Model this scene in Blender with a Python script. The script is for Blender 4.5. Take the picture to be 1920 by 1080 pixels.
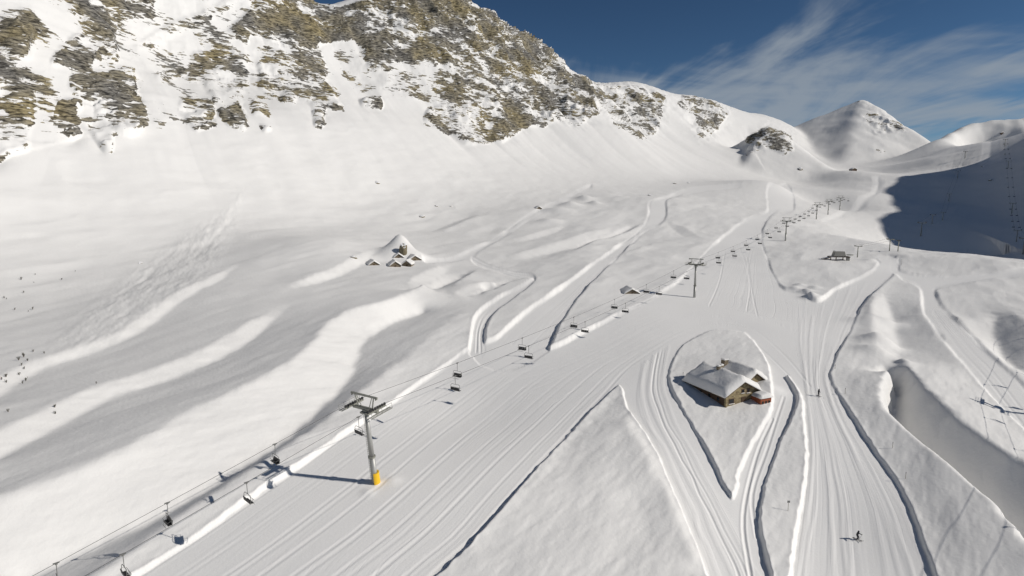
import bpy, bmesh, math, random
import numpy as np
from mathutils import Vector, Matrix

for _o in list(bpy.data.objects):
    bpy.data.objects.remove(_o)
scene = bpy.context.scene
R = math.radians

# ------------------------------------------------------------------ camera
CAM_Z = 60.0                      # camera height above the datum
FPX = 1144.0                      # focal length in photo pixels (1920 wide)
PITCH = R(8.45)
cam_data = bpy.data.cameras.new('camera')
cam_data.sensor_width = 36.0
cam_data.lens = 36.0 * FPX / 1920.0
cam_data.clip_start = 1.0
cam_data.clip_end = 9000.0
cam = bpy.data.objects.new('camera', cam_data)
cam.location = (0, 0, CAM_Z)
cam.rotation_euler = (R(90) - PITCH, 0, 0)
scene.collection.objects.link(cam)
scene.camera = cam

# ------------------------------------------------------------------ light
SUN_EL = R(32.5)
TO_SUN = Vector((math.cos(SUN_EL) * 0.976, -math.cos(SUN_EL) * 0.218, math.sin(SUN_EL)))
sun_data = bpy.data.lights.new('sun', 'SUN')
sun_data.energy = 2.95
sun_data.angle = R(0.53)
sun_data.color = (1.0, 0.95, 0.885)
sun = bpy.data.objects.new('sun', sun_data)
sun.rotation_euler = TO_SUN.to_track_quat('Z', 'Y').to_euler()
sun.location = (200, -50, 200)
scene.collection.objects.link(sun)

world = bpy.data.worlds.new('World')
scene.world = world
world.use_nodes = True
wn, wl = world.node_tree.nodes, world.node_tree.links
wn.clear()
w_out = wn.new('ShaderNodeOutputWorld')
w_bg = wn.new('ShaderNodeBackground')
w_sky = wn.new('ShaderNodeTexSky')
w_sky.sky_type = 'NISHITA'
w_sky.sun_disc = False
w_sky.sun_elevation = SUN_EL
w_sky.sun_rotation = math.atan2(TO_SUN.x, TO_SUN.y)
w_sky.altitude = 3200
w_sky.air_density = 0.9
w_sky.dust_density = 0.3
w_sky.ozone_density = 3.0
w_bg.inputs['Strength'].default_value = 0.05
# cirrus over the whole sky: soft streaked sheets laid on a high layer, thicker where one looks through more of it
w_tc = wn.new('ShaderNodeTexCoord')
w_sep = wn.new('ShaderNodeSeparateXYZ')
wl.new(w_tc.outputs['Generated'], w_sep.inputs['Vector'])
def wmath(op, a, b=None, c=None):
    n = wn.new('ShaderNodeMath'); n.operation = op
    for k, v in enumerate((a, b, c)):
        if v is None:
            continue
        if isinstance(v, (int, float)):
            n.inputs[k].default_value = v
        else:
            wl.new(v, n.inputs[k])
    return n.outputs[0]
zc = wmath('ADD', wmath('MAXIMUM', w_sep.outputs['Z'], 0.0), 0.16)
u_ = wmath('DIVIDE', w_sep.outputs['X'], zc); v_ = wmath('DIVIDE', w_sep.outputs['Y'], zc)
w_cmb = wn.new('ShaderNodeCombineXYZ'); wl.new(u_, w_cmb.inputs[0]); wl.new(v_, w_cmb.inputs[1])
def cirrus(rot, sc, off, scale, detail, dist):
    mp = wn.new('ShaderNodeMapping'); mp.inputs['Rotation'].default_value = (0, 0, R(rot)); mp.inputs['Scale'].default_value = sc; mp.inputs['Location'].default_value = off
    wl.new(w_cmb.outputs[0], mp.inputs['Vector'])
    n = wn.new('ShaderNodeTexNoise'); n.inputs['Scale'].default_value = scale; n.inputs['Detail'].default_value = detail; n.inputs['Roughness'].default_value = 0.52
    n.inputs['Distortion'].default_value = dist
    wl.new(mp.outputs[0], n.inputs['Vector']); return n.outputs['Fac']
c1 = cirrus(50, (0.75, 1.35, 1), (4.0, 6.0, 0), 0.95, 7.0, 0.5)
c2 = cirrus(62, (2.0, 0.55, 1), (2.0, 7.0, 0), 1.5, 9.0, 0.9)
low = wn.new('ShaderNodeMapRange'); low.inputs['From Min'].default_value = 0.40; low.inputs['From Max'].default_value = 0.10
low.inputs['To Min'].default_value = -0.09; low.inputs['To Max'].default_value = 0.05
wl.new(w_sep.outputs['Z'], low.inputs['Value'])
dens_ = wmath('ADD', wmath('MULTIPLY_ADD', c1, 0.52, 0.0), wmath('MULTIPLY_ADD', c2, 0.48, low.outputs[0]))
w_r1 = wn.new('ShaderNodeMapRange'); w_r1.interpolation_type = 'SMOOTHSTEP'
w_r1.inputs['From Min'].default_value = 0.44; w_r1.inputs['From Max'].default_value = 0.615; w_r1.inputs['To Max'].default_value = 0.80
wl.new(dens_, w_r1.inputs['Value'])
w_gam = wn.new('ShaderNodeGamma'); w_gam.inputs['Gamma'].default_value = 1.3
w_mix = wn.new('ShaderNodeMixRGB'); w_mix.inputs['Color2'].default_value = (5.0, 5.7, 6.5, 1)
wl.new(w_sky.outputs['Color'], w_gam.inputs['Color'])
w_dim = wn.new('ShaderNodeMixRGB'); w_dim.blend_type = 'MULTIPLY'; w_dim.inputs['Fac'].default_value = 1.0
w_dim.inputs['Color2'].default_value = (0.54, 0.59, 0.53, 1)      # the clear sky is as deep as seen through a polarising high-altitude air
wl.new(w_gam.outputs['Color'], w_dim.inputs['Color1'])
wl.new(w_dim.outputs['Color'], w_mix.inputs['Color1']); wl.new(w_r1.outputs[0], w_mix.inputs['Fac'])
wl.new(w_mix.outputs['Color'], w_bg.inputs['Color'])
wl.new(w_bg.outputs['Background'], w_out.inputs['Surface'])

scene.view_settings.view_transform = 'Standard'
scene.view_settings.look = 'None'
scene.view_settings.gamma = 1.0
scene.view_settings.exposure = 0.22
scene.view_settings.use_curve_mapping = False
scene.cycles.max_bounces = 8
scene.cycles.diffuse_bounces = 6

# ------------------------------------------------------------------ photo pixel -> ray
CP, SP = math.cos(PITCH), math.sin(PITCH)
def ray(px, py):
    cx = (px - 960.0) / FPX
    cy = (540.0 - py) / FPX
    return np.array([cx, CP + cy * SP, -SP + cy * CP])      # per unit of depth
def at(px, py, depth):
    p = ray(px, py) * depth
    p[2] += CAM_Z
    return p
def to_px(X, Y, Z):
    z = Z - CAM_Z
    d = np.maximum(Y * CP - z * SP, 1e-3)
    return 960 + FPX * X / d, 540 - FPX * (Y * SP + z * CP) / d, d

# ------------------------------------------------------------------ numpy noise
def _hash(i, j, k, s):
    h = (i * 374761393 + j * 668265263 + k * 2147483647 + s * 1274126177) & 0xFFFFFFFF
    h = ((h ^ (h >> 13)) * 1274126177) & 0xFFFFFFFF
    h = ((h ^ (h >> 16)) * 2246822519) & 0xFFFFFFFF
    return ((h ^ (h >> 15)) & 0xFFFFFF).astype(np.float32) / np.float32(0xFFFFFF)
def noise(x, y, z=None, s=0):
    i = np.floor(x).astype(np.int64); j = np.floor(y).astype(np.int64)
    fx = (x - i).astype(np.float32); fy = (y - j).astype(np.float32)
    fx = fx * fx * fx * (fx * (fx * 6 - 15) + 10); fy = fy * fy * fy * (fy * (fy * 6 - 15) + 10)
    def plane(k):
        a = _hash(i, j, k, s); b = _hash(i + 1, j, k, s)
        c = _hash(i, j + 1, k, s); d = _hash(i + 1, j + 1, k, s)
        a = a + (b - a) * fx
        return a + (c + (d - c) * fx - a) * fy
    if z is None:
        return plane(np.zeros_like(i)) * 2 - 1
    k = np.floor(z).astype(np.int64); fz = (z - k).astype(np.float32)
    fz = fz * fz * (3 - 2 * fz)
    p = plane(k)
    return (p + (plane(k + 1) - p) * fz) * 2 - 1
def fbm(x, y, z=None, octaves=4, s=0, gain=0.5):
    out = 0.0; a = 1.0; tot = 0.0
    for o in range(octaves):
        f = 2.03 ** o
        out = out + a * noise(x * f + 17.3 * o, y * f - 9.1 * o, None if z is None else z * f + 3.7 * o, s + o)
        tot += a; a *= gain
    return out / tot
def sstep(a, b, x):
    t = np.clip((x - a) / (b - a), 0, 1)
    return t * t * (3 - 2 * t)

# ------------------------------------------------------------------ broad shape of the valley (smooth interpolation of surveyed points)
CTRL = []                                        # world X, Y, Z
def P(px, py, d):
    CTRL.append(tuple(at(px, py, d)))
def W(x, y, z):
    CTRL.append((x, y, z + CAM_Z))
def line(pts, step=70.0):
    w = [at(*p) for p in pts]
    for a, b in zip(w[:-1], w[1:]):
        n = max(1, int(np.linalg.norm((b - a)[:2]) / step))
        for k in range(n):
            CTRL.append(tuple(a + (b - a) * k / n))
    CTRL.append(tuple(w[-1]))
# along the chairlift
for p in [(703, 905, 108), (1302, 558, 264), (1472, 452, 448), (1531, 411, 592), (1552, 402, 669), (1575, 394, 778)]:
    P(*p)
# pistes, flat and middle ground
for p in [(1606, 1012, 106), (1534, 743, 150), (1365, 765, 144), (1745, 1040, 100), (960, 1080, 88), (235, 1080, 86),
          (1320, 1080, 93), (1160, 722, 156), (1000, 870, 116), (1900, 600, 231), (1840, 755, 150), (1700, 500, 350),
          (1920, 500, 332), (1640, 485, 368), (1572, 485, 362), (905, 645, 190), (1030, 650, 188), (1205, 425, 480),
          (1222, 375, 600), (1100, 500, 320), (1340, 455, 430), (1435, 397, 620), (1460, 345, 800), (755, 495, 330),
          (860, 485, 350), (1000, 400, 520), (640, 735, 150), (300, 700, 165), (0, 850, 115), (0, 700, 168),
          (450, 560, 240), (600, 450, 340), (0, 1000, 92), (1900, 900, 118), (1480, 640, 195), (1600, 600, 235),
          (1300, 430, 480), (1580, 440, 480), (-300, 900, 105), (-300, 700, 170), (850, 780, 145), (1280, 350, 760)]:
    P(*p)
# foot of the left mountain, foot of the cliffs, crest
line([(-400, 660, 190), (0, 560, 250), (300, 470, 330), (700, 385, 500), (1100, 345, 720), (1400, 333, 950)])
line([(-350, 320, 280), (0, 290, 350), (300, 245, 450), (640, 200, 650), (860, 262, 730), (1000, 240, 860), (1130, 220, 960),
      (1220, 250, 1070), (1320, 252, 1190), (1420, 300, 1230)])
line([(-400, -260, 520), (0, -190, 620), (250, -110, 700), (480, -50, 790), (570, 10, 850), (640, 12, 900), (700, -12, 930), (860, -12, 990), (905, 22, 1020),
      (990, 72, 1090), (1050, 125, 1150), (1110, 158, 1220), (1180, 155, 1300), (1250, 175, 1370), (1300, 182, 1420), (1345, 196, 1460),
      (1365, 211, 1490), (1415, 215, 1530), (1480, 246, 1560)], 60)
line([(300, 100, 600), (480, 70, 700), (640, 108, 775), (860, 125, 860), (1000, 158, 975), (1110, 185, 1080)], 80)
# back of that crest
for a in [(-700, 560, 150), (-560, 760, 120), (-420, 980, 60), (-260, 1150, 40), (-60, 1300, 40), (100, 1480, 40), (320, 1680, 40),
          (560, 1820, 20), (760, 1850, 0)]:
    W(*a)
# rocky spur below the crest end
line([(1395, 285, 1180), (1437, 272, 1150), (1475, 285, 1120), (1500, 312, 1090)], 30)
# cone-shaped peak: only its foot here, the cone itself is added below
cone_top = at(1617, 185, 1500)
for k in range(10):
    an = 2 * math.pi * k / 10
    if math.cos(an) < -0.2:
        continue
    CTRL.append((cone_top[0] + 300 * math.cos(an), cone_top[1] + 300 * math.sin(an), cone_top[2] - 195 + 25 * math.sin(an)))
# head of the valley, knoll in front of the cone
for p in [(1480, 318, 1080), (1600, 340, 1000), (1540, 352, 930), (1645, 332, 980), (1660, 322, 1090), (1500, 372, 800), (1600, 372, 800)]:
    P(*p)
# right-hand hill
for p in [(1800, 450, 640), (1720, 440, 650), (1640, 397, 730), (1700, 330, 920), (1800, 325, 900), (1900, 385, 740), (1920, 285, 870),
          (1850, 300, 960), (1840, 270, 1120), (1920, 500, 560), (1690, 308, 1100), (1760, 300, 1040), (1920, 264, 1200), (1965, 252, 1235), (2100, 250, 1200)]:
    P(*p)
line([(1700, 302, 1150), (1745, 273, 1200), (1765, 261, 1230), (1790, 250, 1260), (1810, 243, 1280), (1830, 237, 1300), (1885, 237, 1310), (1925, 242, 1300), (2050, 240, 1280)], 60)
line([(1720, 330, 1330), (1790, 300, 1420), (1830, 290, 1480), (1925, 290, 1500), (2050, 290, 1480)], 90)
# mountain outside the picture to the right (throws the valley's blue shade)
for a in [(1000, 330, 230), (1000, 435, 325), (1000, 606, 338), (1000, 740, 325), (1010, 860, 285), (1060, 1000, 150), (1300, 600, 420), (1300, 300, 330), (1300, 1000, 90),
          (760, 300, 60), (620, 420, 0), (700, 150, 40), (420, 200, -40), (300, 60, -55), (1500, 600, 300), (900, 0, 150),
          (0, -200, -75), (-300, -150, -60), (300, -200, -70), (-600, 0, 80), (-700, 250, 170), (700, -300, 0), (-200, 40, -55), (120, 30, -66), (0, 30, -62),
          (1700, 1500, 60), (1000, 2300, 40), (0, 2300, 20), (-1000, 1500, 40), (1800, 2300, 40)]:
    W(*a)
CTRL = np.array(CTRL)
GX0, GY0, GH, GNX, GNY = -1100.0, -300.0, 7.0, 420, 400
def solve_rbf(pts, c=3.0):
    n = len(pts)
    def phi(r2):
        r2 = (r2 + c * c) / 1e4
        return r2 * np.log(r2)
    d = phi(((pts[:, None, :2] - pts[None, :, :2]) ** 2).sum(-1))
    A = np.zeros((n + 3, n + 3))
    A[:n, :n] = d + np.eye(n) * 0.006
    A[:n, n] = 1; A[:n, n + 1:] = pts[:, :2] / 1000.0
    A[n:, :n] = A[:n, n:].T
    b = np.zeros(n + 3); b[:n] = pts[:, 2]
    sol = np.linalg.solve(A, b)
    gx = GX0 + GH * np.arange(GNX); gy = GY0 + GH * np.arange(GNY)
    XX, YY = np.meshgrid(gx, gy, indexing='ij')
    out = sol[n] + sol[n + 1] * XX / 1000 + sol[n + 2] * YY / 1000
    for k in range(n):
        out += sol[k] * phi((XX - pts[k, 0]) ** 2 + (YY - pts[k, 1]) ** 2)
    return out
S0G = solve_rbf(CTRL)
_gx, _gy = np.meshgrid(GX0 + GH * np.arange(GNX), GY0 + GH * np.arange(GNY), indexing='ij')
def smax(a, b, k):
    h = np.clip(0.5 + 0.5 * (a - b) / k, 0, 1)
    return b + (a - b) * h + k * h * (1 - h)
def pyramid(top, faces, k, round_=10.0):
    """hill with facets: each face is (direction x, direction y, slope)"""
    dx, dy = _gx - top[0], _gy - top[1]
    wob = 5 * fbm(_gx / 60, _gy / 60, octaves=3, s=91)
    z = None
    for fx, fy, sl in faces:
        l = math.hypot(fx, fy)
        p = (fx / l * dx + fy / l * dy) * sl
        z = p if z is None else smax(z, p, k)
    z = np.maximum(z, 0) ; z = np.sqrt(z * z + round_ ** 2) - round_
    return top[2] - z + wob * np.clip(z / 30, 0, 1)
S0G = smax(S0G, pyramid(cone_top, [(-.85, -.50, .58), (.80, -.55, .84), (-.7, .75, .55), (.75, .7, .75), (-.05, -1, .60)], 6.0, 3.0), 10.0)
S0G = smax(S0G, pyramid(at(1440, 238, 1150), [(-1, -.15, .80), (.85, -.45, .75), (0, -1, .72), (.2, 1, .7), (-.7, .7, .6)], 6.0, 4.0), 6.0)
S0G = smax(S0G, pyramid(at(1606, 317, 1000), [(-.95, -.35, .42), (.8, -.5, .30), (.1, -1, .30), (.2, 1, .25), (1, .4, .2)], 14.0, 8.0), 10.0)
S0G = S0G + np.clip((_gx - 380) / 150, 0, 1) * np.clip((_gy - 420) / 150, 0, 1) * np.clip((1250 - _gy) / 100, 0, 1) * 3.5 * fbm(_gx / 75, _gy / 75, octaves=4, s=95)
S0G = S0G + np.clip((_gx - 930) / 60, 0, 1) * 16 * fbm(_gx / 70, _gy / 70, octaves=4, s=97)
def bspline(G, x0, y0, h, X, Y):
    """cubic B-spline sampling of a raster: C2, no facets"""
    u = (np.asarray(X, float) - x0) / h; v = (np.asarray(Y, float) - y0) / h
    u = np.clip(u, 1, G.shape[0] - 2.001); v = np.clip(v, 1, G.shape[1] - 2.001)
    i = np.floor(u).astype(np.int32); j = np.floor(v).astype(np.int32)
    f = u - i; g = v - j
    def w(t):
        return ((1 - t) ** 3 / 6, (3 * t ** 3 - 6 * t * t + 4) / 6, (-3 * t ** 3 + 3 * t * t + 3 * t + 1) / 6, t ** 3 / 6)
    wu, wv = w(f), w(g)
    Gp = np.pad(G, 1, mode='edge')
    out = 0.0
    for a in range(4):
        for b in range(4):
            out = out + wu[a] * wv[b] * Gp[i + a, j + b]
    return out
def S0(X, Y):
    return bspline(S0G, GX0, GY0, GH, X, Y)
_ts = np.exp(np.linspace(math.log(45), math.log(2200), 1400))
def hit(px, py, dz=0.0, fn=None):
    """where the ray through a photo pixel meets the valley surface (raised by dz)"""
    r = ray(px, py)
    X, Y = r[0] * _ts, r[1] * _ts
    z = CAM_Z + r[2] * _ts - (fn or S0)(X, Y) - dz
    k = np.argmax(z < 0) if (z < 0).any() else len(_ts) - 1
    if k == 0:
        t = _ts[0]
    else:
        a, b = z[k - 1], z[k]
        t = _ts[k - 1] + (_ts[k] - _ts[k - 1]) * (a / (a - b) if a != b else 0)
    return np.array([r[0] * t, r[1] * t])
def hits(pts, dz=0.0):
    return np.array([hit(p[0], p[1], dz) for p in pts])
def smooth_line(w, step=4.0):
    """Catmull-Rom through world points"""
    w = np.asarray(w)
    q = np.vstack([2 * w[0] - w[1], w, 2 * w[-1] - w[-2]])
    out = []
    for k in range(1, len(q) - 2):
        n = int(max(2, min(14, np.linalg.norm(q[k + 1] - q[k]) / step)))
        for t in np.linspace(0, 1, n, endpoint=False):
            a, b, c, d = q[k - 1], q[k], q[k + 1], q[k + 2]
            out.append(0.5 * (2 * b + (c - a) * t + (2 * a - 5 * b + 4 * c - d) * t * t + (3 * b - a - 3 * c + d) * t ** 3))
    out.append(w[-1])
    return np.array(out)

# ------------------------------------------------------------------ groomed runs, read off the photo, laid on the valley surface
PISTE_LOOPS = {
 'main': [
  [(130, 1150), (235, 1080), (400, 975), (553, 872), (640, 812), (780, 718), (845, 673), (874, 652), (905, 649), (960, 652), (1030, 650), (1130, 600), (1240, 545),
   (1290, 506), (1340, 455), (1375, 425), (1432, 398), (1438, 382), (1440, 345), (1476, 343), (1492, 388), (1460, 397), (1433, 430), (1437, 470), (1455, 518), (1475, 540),
   (1505, 545), (1532, 562), (1565, 540), (1622, 513), (1646, 492), (1640, 481), (1668, 479), (1685, 492), (1676, 515), (1622, 570), (1590, 632), (1566, 680), (1562, 710), (1590, 760),
   (1650, 850), (1702, 925), (1745, 1040), (1762, 1080), (1790, 1160), (1000, 1190)],
  [(800, 1097), (900, 1000), (1000, 885), (1080, 800), (1150, 727), (1163, 724), (1176, 762), (1222, 830), (1266, 930), (1302, 1012), (1322, 1080), (1345, 1165)],
  [(1394, 621), (1345, 616), (1300, 634), (1272, 660), (1258, 690), (1262, 725), (1290, 780), (1332, 850), (1372, 926), (1380, 890), (1396, 850), (1430, 790), (1444, 755), (1443, 700), (1432, 668), (1414, 640)],
  [(1478, 703), (1496, 738), (1490, 772), (1456, 850), (1432, 920), (1428, 990), (1446, 1060), (1462, 1140), (1470, 1140), (1478, 1080), (1490, 990), (1504, 905), (1511, 845), (1504, 790), (1500, 740)]],
 'upper': [[(880, 640), (925, 632), (1000, 570), (1100, 500), (1160, 458), (1203, 425), (1214, 398), (1223, 374), (1290, 352), (1380, 344), (1384, 350), (1300, 360), (1255, 374), (1252, 400),
   (1240, 420), (1205, 437), (1150, 490), (1110, 530), (1075, 570), (1050, 612), (1026, 656), (960, 690), (900, 680)]],
 'road': [[(876, 655), (884, 610), (898, 580), (938, 552), (985, 530), (996, 519), (960, 514), (905, 500), (882, 487), (888, 481), (912, 492), (955, 506), (995, 511), (1006, 520), (1000, 532),
   (965, 558), (934, 580), (914, 612), (910, 655), (893, 668)]],
 'right': [[(1690, 484), (1693, 506), (1750, 517), (1830, 515), (1920, 500), (2000, 495), (2000, 508), (1920, 514), (1830, 528), (1765, 537), (1758, 548), (1768, 568), (1785, 588), (1830, 630), (1880, 680), (1925, 718), (2010, 790),
   (2010, 890), (1920, 802), (1850, 732), (1790, 662), (1742, 602), (1728, 582), (1720, 535), (1690, 522), (1672, 505), (1672, 486)]],
 'trail': [[(790, 488), (850, 481), (905, 457), (960, 424), (1000, 396), (1050, 372), (1100, 347), (1112, 350), (1060, 377), (1012, 400), (968, 430), (915, 463), (888, 480), (860, 490), (800, 497)]],
 'bowl': [[(1634, 331), (1655, 331), (1657, 348), (1640, 372), (1600, 398), (1560, 412), (1540, 408), (1600, 385), (1630, 362), (1637, 345)]],
 'face': [[(1846, 258), (1868, 256), (1872, 280), (1876, 300), (1838, 304), (1843, 280)]],
}
PISTE_DEPTH = {'main': 0.8, 'upper': 1.05, 'road': 1.1, 'right': 0.85, 'trail': 1.1, 'bowl': 2.0, 'face': 3.0}
LOOPS = {}
for nm, loops in PISTE_LOOPS.items():
    out = []
    for lp in loops:
        w = hits(lp)
        s = smooth_line(np.vstack([w, w[:1]]))
        out.append(s[:-1])
    LOOPS[nm] = out
def inside(loops, X, Y):
    res = np.zeros(X.shape, bool)
    for lp in loops:
        x0, y0 = lp.min(0); x1, y1 = lp.max(0)
        m = (X >= x0) & (X <= x1) & (Y >= y0) & (Y <= y1)
        if not m.any():
            continue
        xs, ys = X[m], Y[m]
        c = np.zeros(xs.shape, bool)
        for a, b in zip(lp, np.roll(lp, -1, 0)):
            if a[1] == b[1]:
                continue
            t = (ys - a[1]) / (b[1] - a[1])
            c ^= ((a[1] > ys) != (b[1] > ys)) & (xs < a[0] + t * (b[0] - a[0]))
        res[m] ^= c
    return res
def seg_dist(segs, X, Y, reach):
    """distance to a set of segments, exact within reach"""
    D = np.full(X.shape, 1e3)
    order = np.argsort(Y, kind='stable'); Ys = Y[order]; Xs = X[order]
    Do = D[order]
    for a, b in segs:
        lo = np.searchsorted(Ys, min(a[1], b[1]) - reach); hi = np.searchsorted(Ys, max(a[1], b[1]) + reach)
        if hi <= lo:
            continue
        xs = Xs[lo:hi]
        m = np.nonzero((xs > min(a[0], b[0]) - reach) & (xs < max(a[0], b[0]) + reach))[0]
        if len(m) == 0:
            continue
        xs = xs[m]; ys = Ys[lo:hi][m]
        v = b - a; L = v @ v + 1e-9
        t = np.clip(((xs - a[0]) * v[0] + (ys - a[1]) * v[1]) / L, 0, 1)
        d = np.hypot(xs - a[0] - t * v[0], ys - a[1] - t * v[1])
        Do[lo + m] = np.minimum(Do[lo + m], d)
    D[order] = Do
    return D
def loop_segs(lp, closed=True):
    nx = np.roll(lp, -1, 0)
    return [(a, b) for a, b in zip(lp, nx)][: None if closed else -1]
# banks stand only where the edge of a run is not inside another run
BANKS = {}
for nm, loops in LOOPS.items():
    keep = []
    for lp in loops:
        for a, b in loop_segs(lp):
            mid = (a + b) / 2
            if any(inside(LOOPS[o], mid[:1], mid[1:])[0] for o in LOOPS if o != nm):
                continue
            keep.append((a, b))
    BANKS[nm] = keep

# ------------------------------------------------------------------ gullies and ridges: lines with a height, relaxed into a surface
FEAT = [                                         # (height, photo polyline)
 (0.6, [(150, 1100), (250, 1027), (380, 937), (450, 895), (560, 820), (650, 754), (730, 692), (800, 640), (860, 590)]),
 (-3.4, [(40, 1100), (150, 1042), (300, 972), (400, 912), (480, 862), (560, 803), (625, 745), (660, 700), (672, 668), (690, 640), (730, 610), (790, 588)]),
 (3.4, [(-60, 960), (0, 930), (130, 885), (240, 835), (340, 775), (430, 735), (520, 690), (570, 655), (610, 612), (650, 582), (720, 562), (770, 545), (790, 530)]),
 (1.5, [(1632, 483), (1665, 479), (1700, 478), (1800, 484), (1920, 491), (2080, 500)]),
 (-14.0, [(1640, 476), (1700, 474), (1800, 479), (1920, 486), (2080, 494)]),
 (0.22, [(1140, 930), (1180, 905), (1220, 930), (1240, 990)]),
 (-0.25, [(1160, 960), (1180, 935), (1205, 960), (1215, 1010)]),
 (0.8, [(1172, 790), (1212, 850), (1250, 930), (1285, 1010), (1310, 1085)]),
 (-0.4, [(900, 1025), (1000, 905), (1080, 815), (1140, 752)]),
]
# steps: (photo polyline running up the valley, half width, height on its left, height on its right)
STEPS = [
 ([(-60, 862), (0, 828), (100, 780), (190, 738), (300, 703), (400, 662), (460, 625), (530, 575)], 3.4, 1.35, -1.35),
 ([(-60, 760), (0, 722), (60, 685), (170, 650), (240, 620), (330, 560), (400, 525), (450, 490)], 2.6, 0.9, -1.3),
 ([(505, 552), (580, 527), (650, 500), (700, 470)], 3.0, 1.3, -1.3),
 ([(770, 548), (800, 520), (840, 500)], 4.0, 1.4, -1.0),
 ([(845, 558), (890, 542), (935, 530)], 4.0, 1.4, -1.2),
 ([(885, 500), (960, 482), (1050, 462), (1110, 440), (1170, 421)], 5.0, 1.2, -1.2),
 ([(1060, 480), (1105, 455), (1150, 441), (1205, 416)], 3.5, -2.2, 1.2),
 ([(822, 548), (850, 524), (885, 507)], 4.5, -3.2, 1.2),
 ([(900, 545), (945, 528), (985, 520)], 3.0, -1.8, 0.8),
 ([(1310, 450), (1285, 436), (1258, 418)], 5.0, -1.0, 0.9),
 ([(800, 440), (850, 420), (900, 398)], 6.0, -1.5, 1.5),
 ([(940, 455), (1000, 444), (1060, 420)], 4.0, 1.0, -1.0),
 ([(1662, 690), (1664, 640), (1655, 590), (1648, 545)], 4.0, 1.0, -2.2),
 ([(2010, 740), (1925, 660), (1880, 580)], 5.0, -3.0, 1.2),
]
# deep side valley on the right: rim of the far plateau, floor, rim of the near berm
RIM = hits([(1690, 668), (1728, 716), (1765, 752), (1800, 784), (1840, 815), (1880, 846), (1960, 880), (2060, 930)], 1.8)
BERM = hits([(1668, 690), (1655, 745), (1700, 797), (1750, 842), (1800, 880), (1850, 922), (1905, 985), (1960, 1060)], 1.8)
WLINES = [(1.8, RIM), (1.8, BERM), (-7.0, RIM + (BERM - RIM) * 0.60), (-6.5, RIM + (BERM - RIM) * 0.74)]
for _pts, _w, _hl, _hr in STEPS:
    _l = smooth_line(hits(_pts), 6.0)
    _t = np.gradient(_l, axis=0); _t /= np.linalg.norm(_t, axis=1, keepdims=True) + 1e-9
    _n = np.stack([-_t[:, 1], _t[:, 0]], 1)
    _s = np.linspace(0, 1, len(_l)); _f = sstep(0, .3, _s) * sstep(1, .7, _s) if _pts[0][0] > 0 else sstep(1, .7, _s)
    WLINES += [(_hl * _f, _l + _n * _w * (.5 + .5 * _f)[:, None]), (_hr * _f, _l - _n * _w * (.5 + .5 * _f)[:, None])]
FX0, FY0, FH, FNX, FNY = -330.0, 40.0, 1.5, 560, 460
def relax():
    gx = FX0 + FH * np.arange(FNX); gy = FY0 + FH * np.arange(FNY)
    XX, YY = np.meshgrid(gx, gy, indexing='ij')
    val = np.zeros((FNX, FNY)); wt = np.zeros((FNX, FNY))
    for nm in ('main', 'upper', 'right'):
        D = seg_dist([s for lp in LOOPS[nm] for s in loop_segs(lp)], XX.ravel(), YY.ravel(), 12).reshape(XX.shape)
        m = inside(LOOPS[nm], XX, YY) | (D < 1.2)
        wt[m] = 1
    for dz, l in [(d, hits(p, d)) for d, p in FEAT] + WLINES:
        if np.ndim(dz) == 0:
            l = smooth_line(l, 1.0); dz = np.full(len(l), dz)
        for a, b, dzk in zip(l[:-1], l[1:], dz):
            n = int(np.linalg.norm(b - a) / 0.7) + 1
            for t in np.linspace(0, 1, n):
                i = int(round((a[0] + (b[0] - a[0]) * t - FX0) / FH)); j = int(round((a[1] + (b[1] - a[1]) * t - FY0) / FH))
                if 1 <= i < FNX - 1 and 1 <= j < FNY - 1 and wt[i, j] == 0:
                    val[i, j] = dzk; wt[i, j] = 2
    wt = (wt > 0).astype(float)
    wt[0, :] = wt[-1, :] = wt[:, 0] = wt[:, -1] = 1
    pyr = [(val, wt)]
    while min(pyr[-1][0].shape) > 24:
        v, w = pyr[-1]
        v = v[: v.shape[0] // 2 * 2, : v.shape[1] // 2 * 2]; w = w[: v.shape[0], : v.shape[1]]
        ww = w.reshape(v.shape[0] // 2, 2, v.shape[1] // 2, 2).sum((1, 3))
        vv = (v * w).reshape(v.shape[0] // 2, 2, v.shape[1] // 2, 2).sum((1, 3)) / np.maximum(ww, 1)
        pyr.append((vv, (ww > 0).astype(float)))
    z = np.zeros_like(pyr[-1][0])
    for lev in range(len(pyr) - 1, -1, -1):
        v, w = pyr[lev]
        if z.shape != v.shape:
            z = np.repeat(np.repeat(z, 2, 0), 2, 1)
            z = np.pad(z, ((0, max(0, v.shape[0] - z.shape[0])), (0, max(0, v.shape[1] - z.shape[1]))), mode='edge')[: v.shape[0], : v.shape[1]]
        k = 1.0 / (4 + (FH * 2 ** lev / 38.0) ** 2)
        for it in range(90 if lev else 60):
            q = np.pad(z, 1, mode='edge')
            z = (q[:-2, 1:-1] + q[2:, 1:-1] + q[1:-1, :-2] + q[1:-1, 2:]) * k
            z = z * (1 - w) + v * w
    return z
DZG = relax()
def DZ(X, Y):
    X = np.asarray(X, float); Y = np.asarray(Y, float)
    z = bspline(DZG, FX0, FY0, FH, X, Y)
    ok = (X > FX0 + 3) & (X < FX0 + FH * FNX - 6) & (Y > FY0 + 3) & (Y < FY0 + FH * FNY - 6)
    return np.where(ok, z, 0.0)
BUMPS = []                                       # world x, y, height, radius: mounds
def bump(px, py, h, rad, dz=0):
    p = hit(px, py, dz); BUMPS.append((p[0], p[1], h, rad))
def base_surface(X, Y):
    z = S0(X, Y) + DZ(X, Y)
    for bx, by, h, rad in BUMPS:
        d2 = ((X - bx) ** 2 + (Y - by) ** 2) / (rad * rad)
        z = z + h * np.exp(-d2)
    return z
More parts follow.
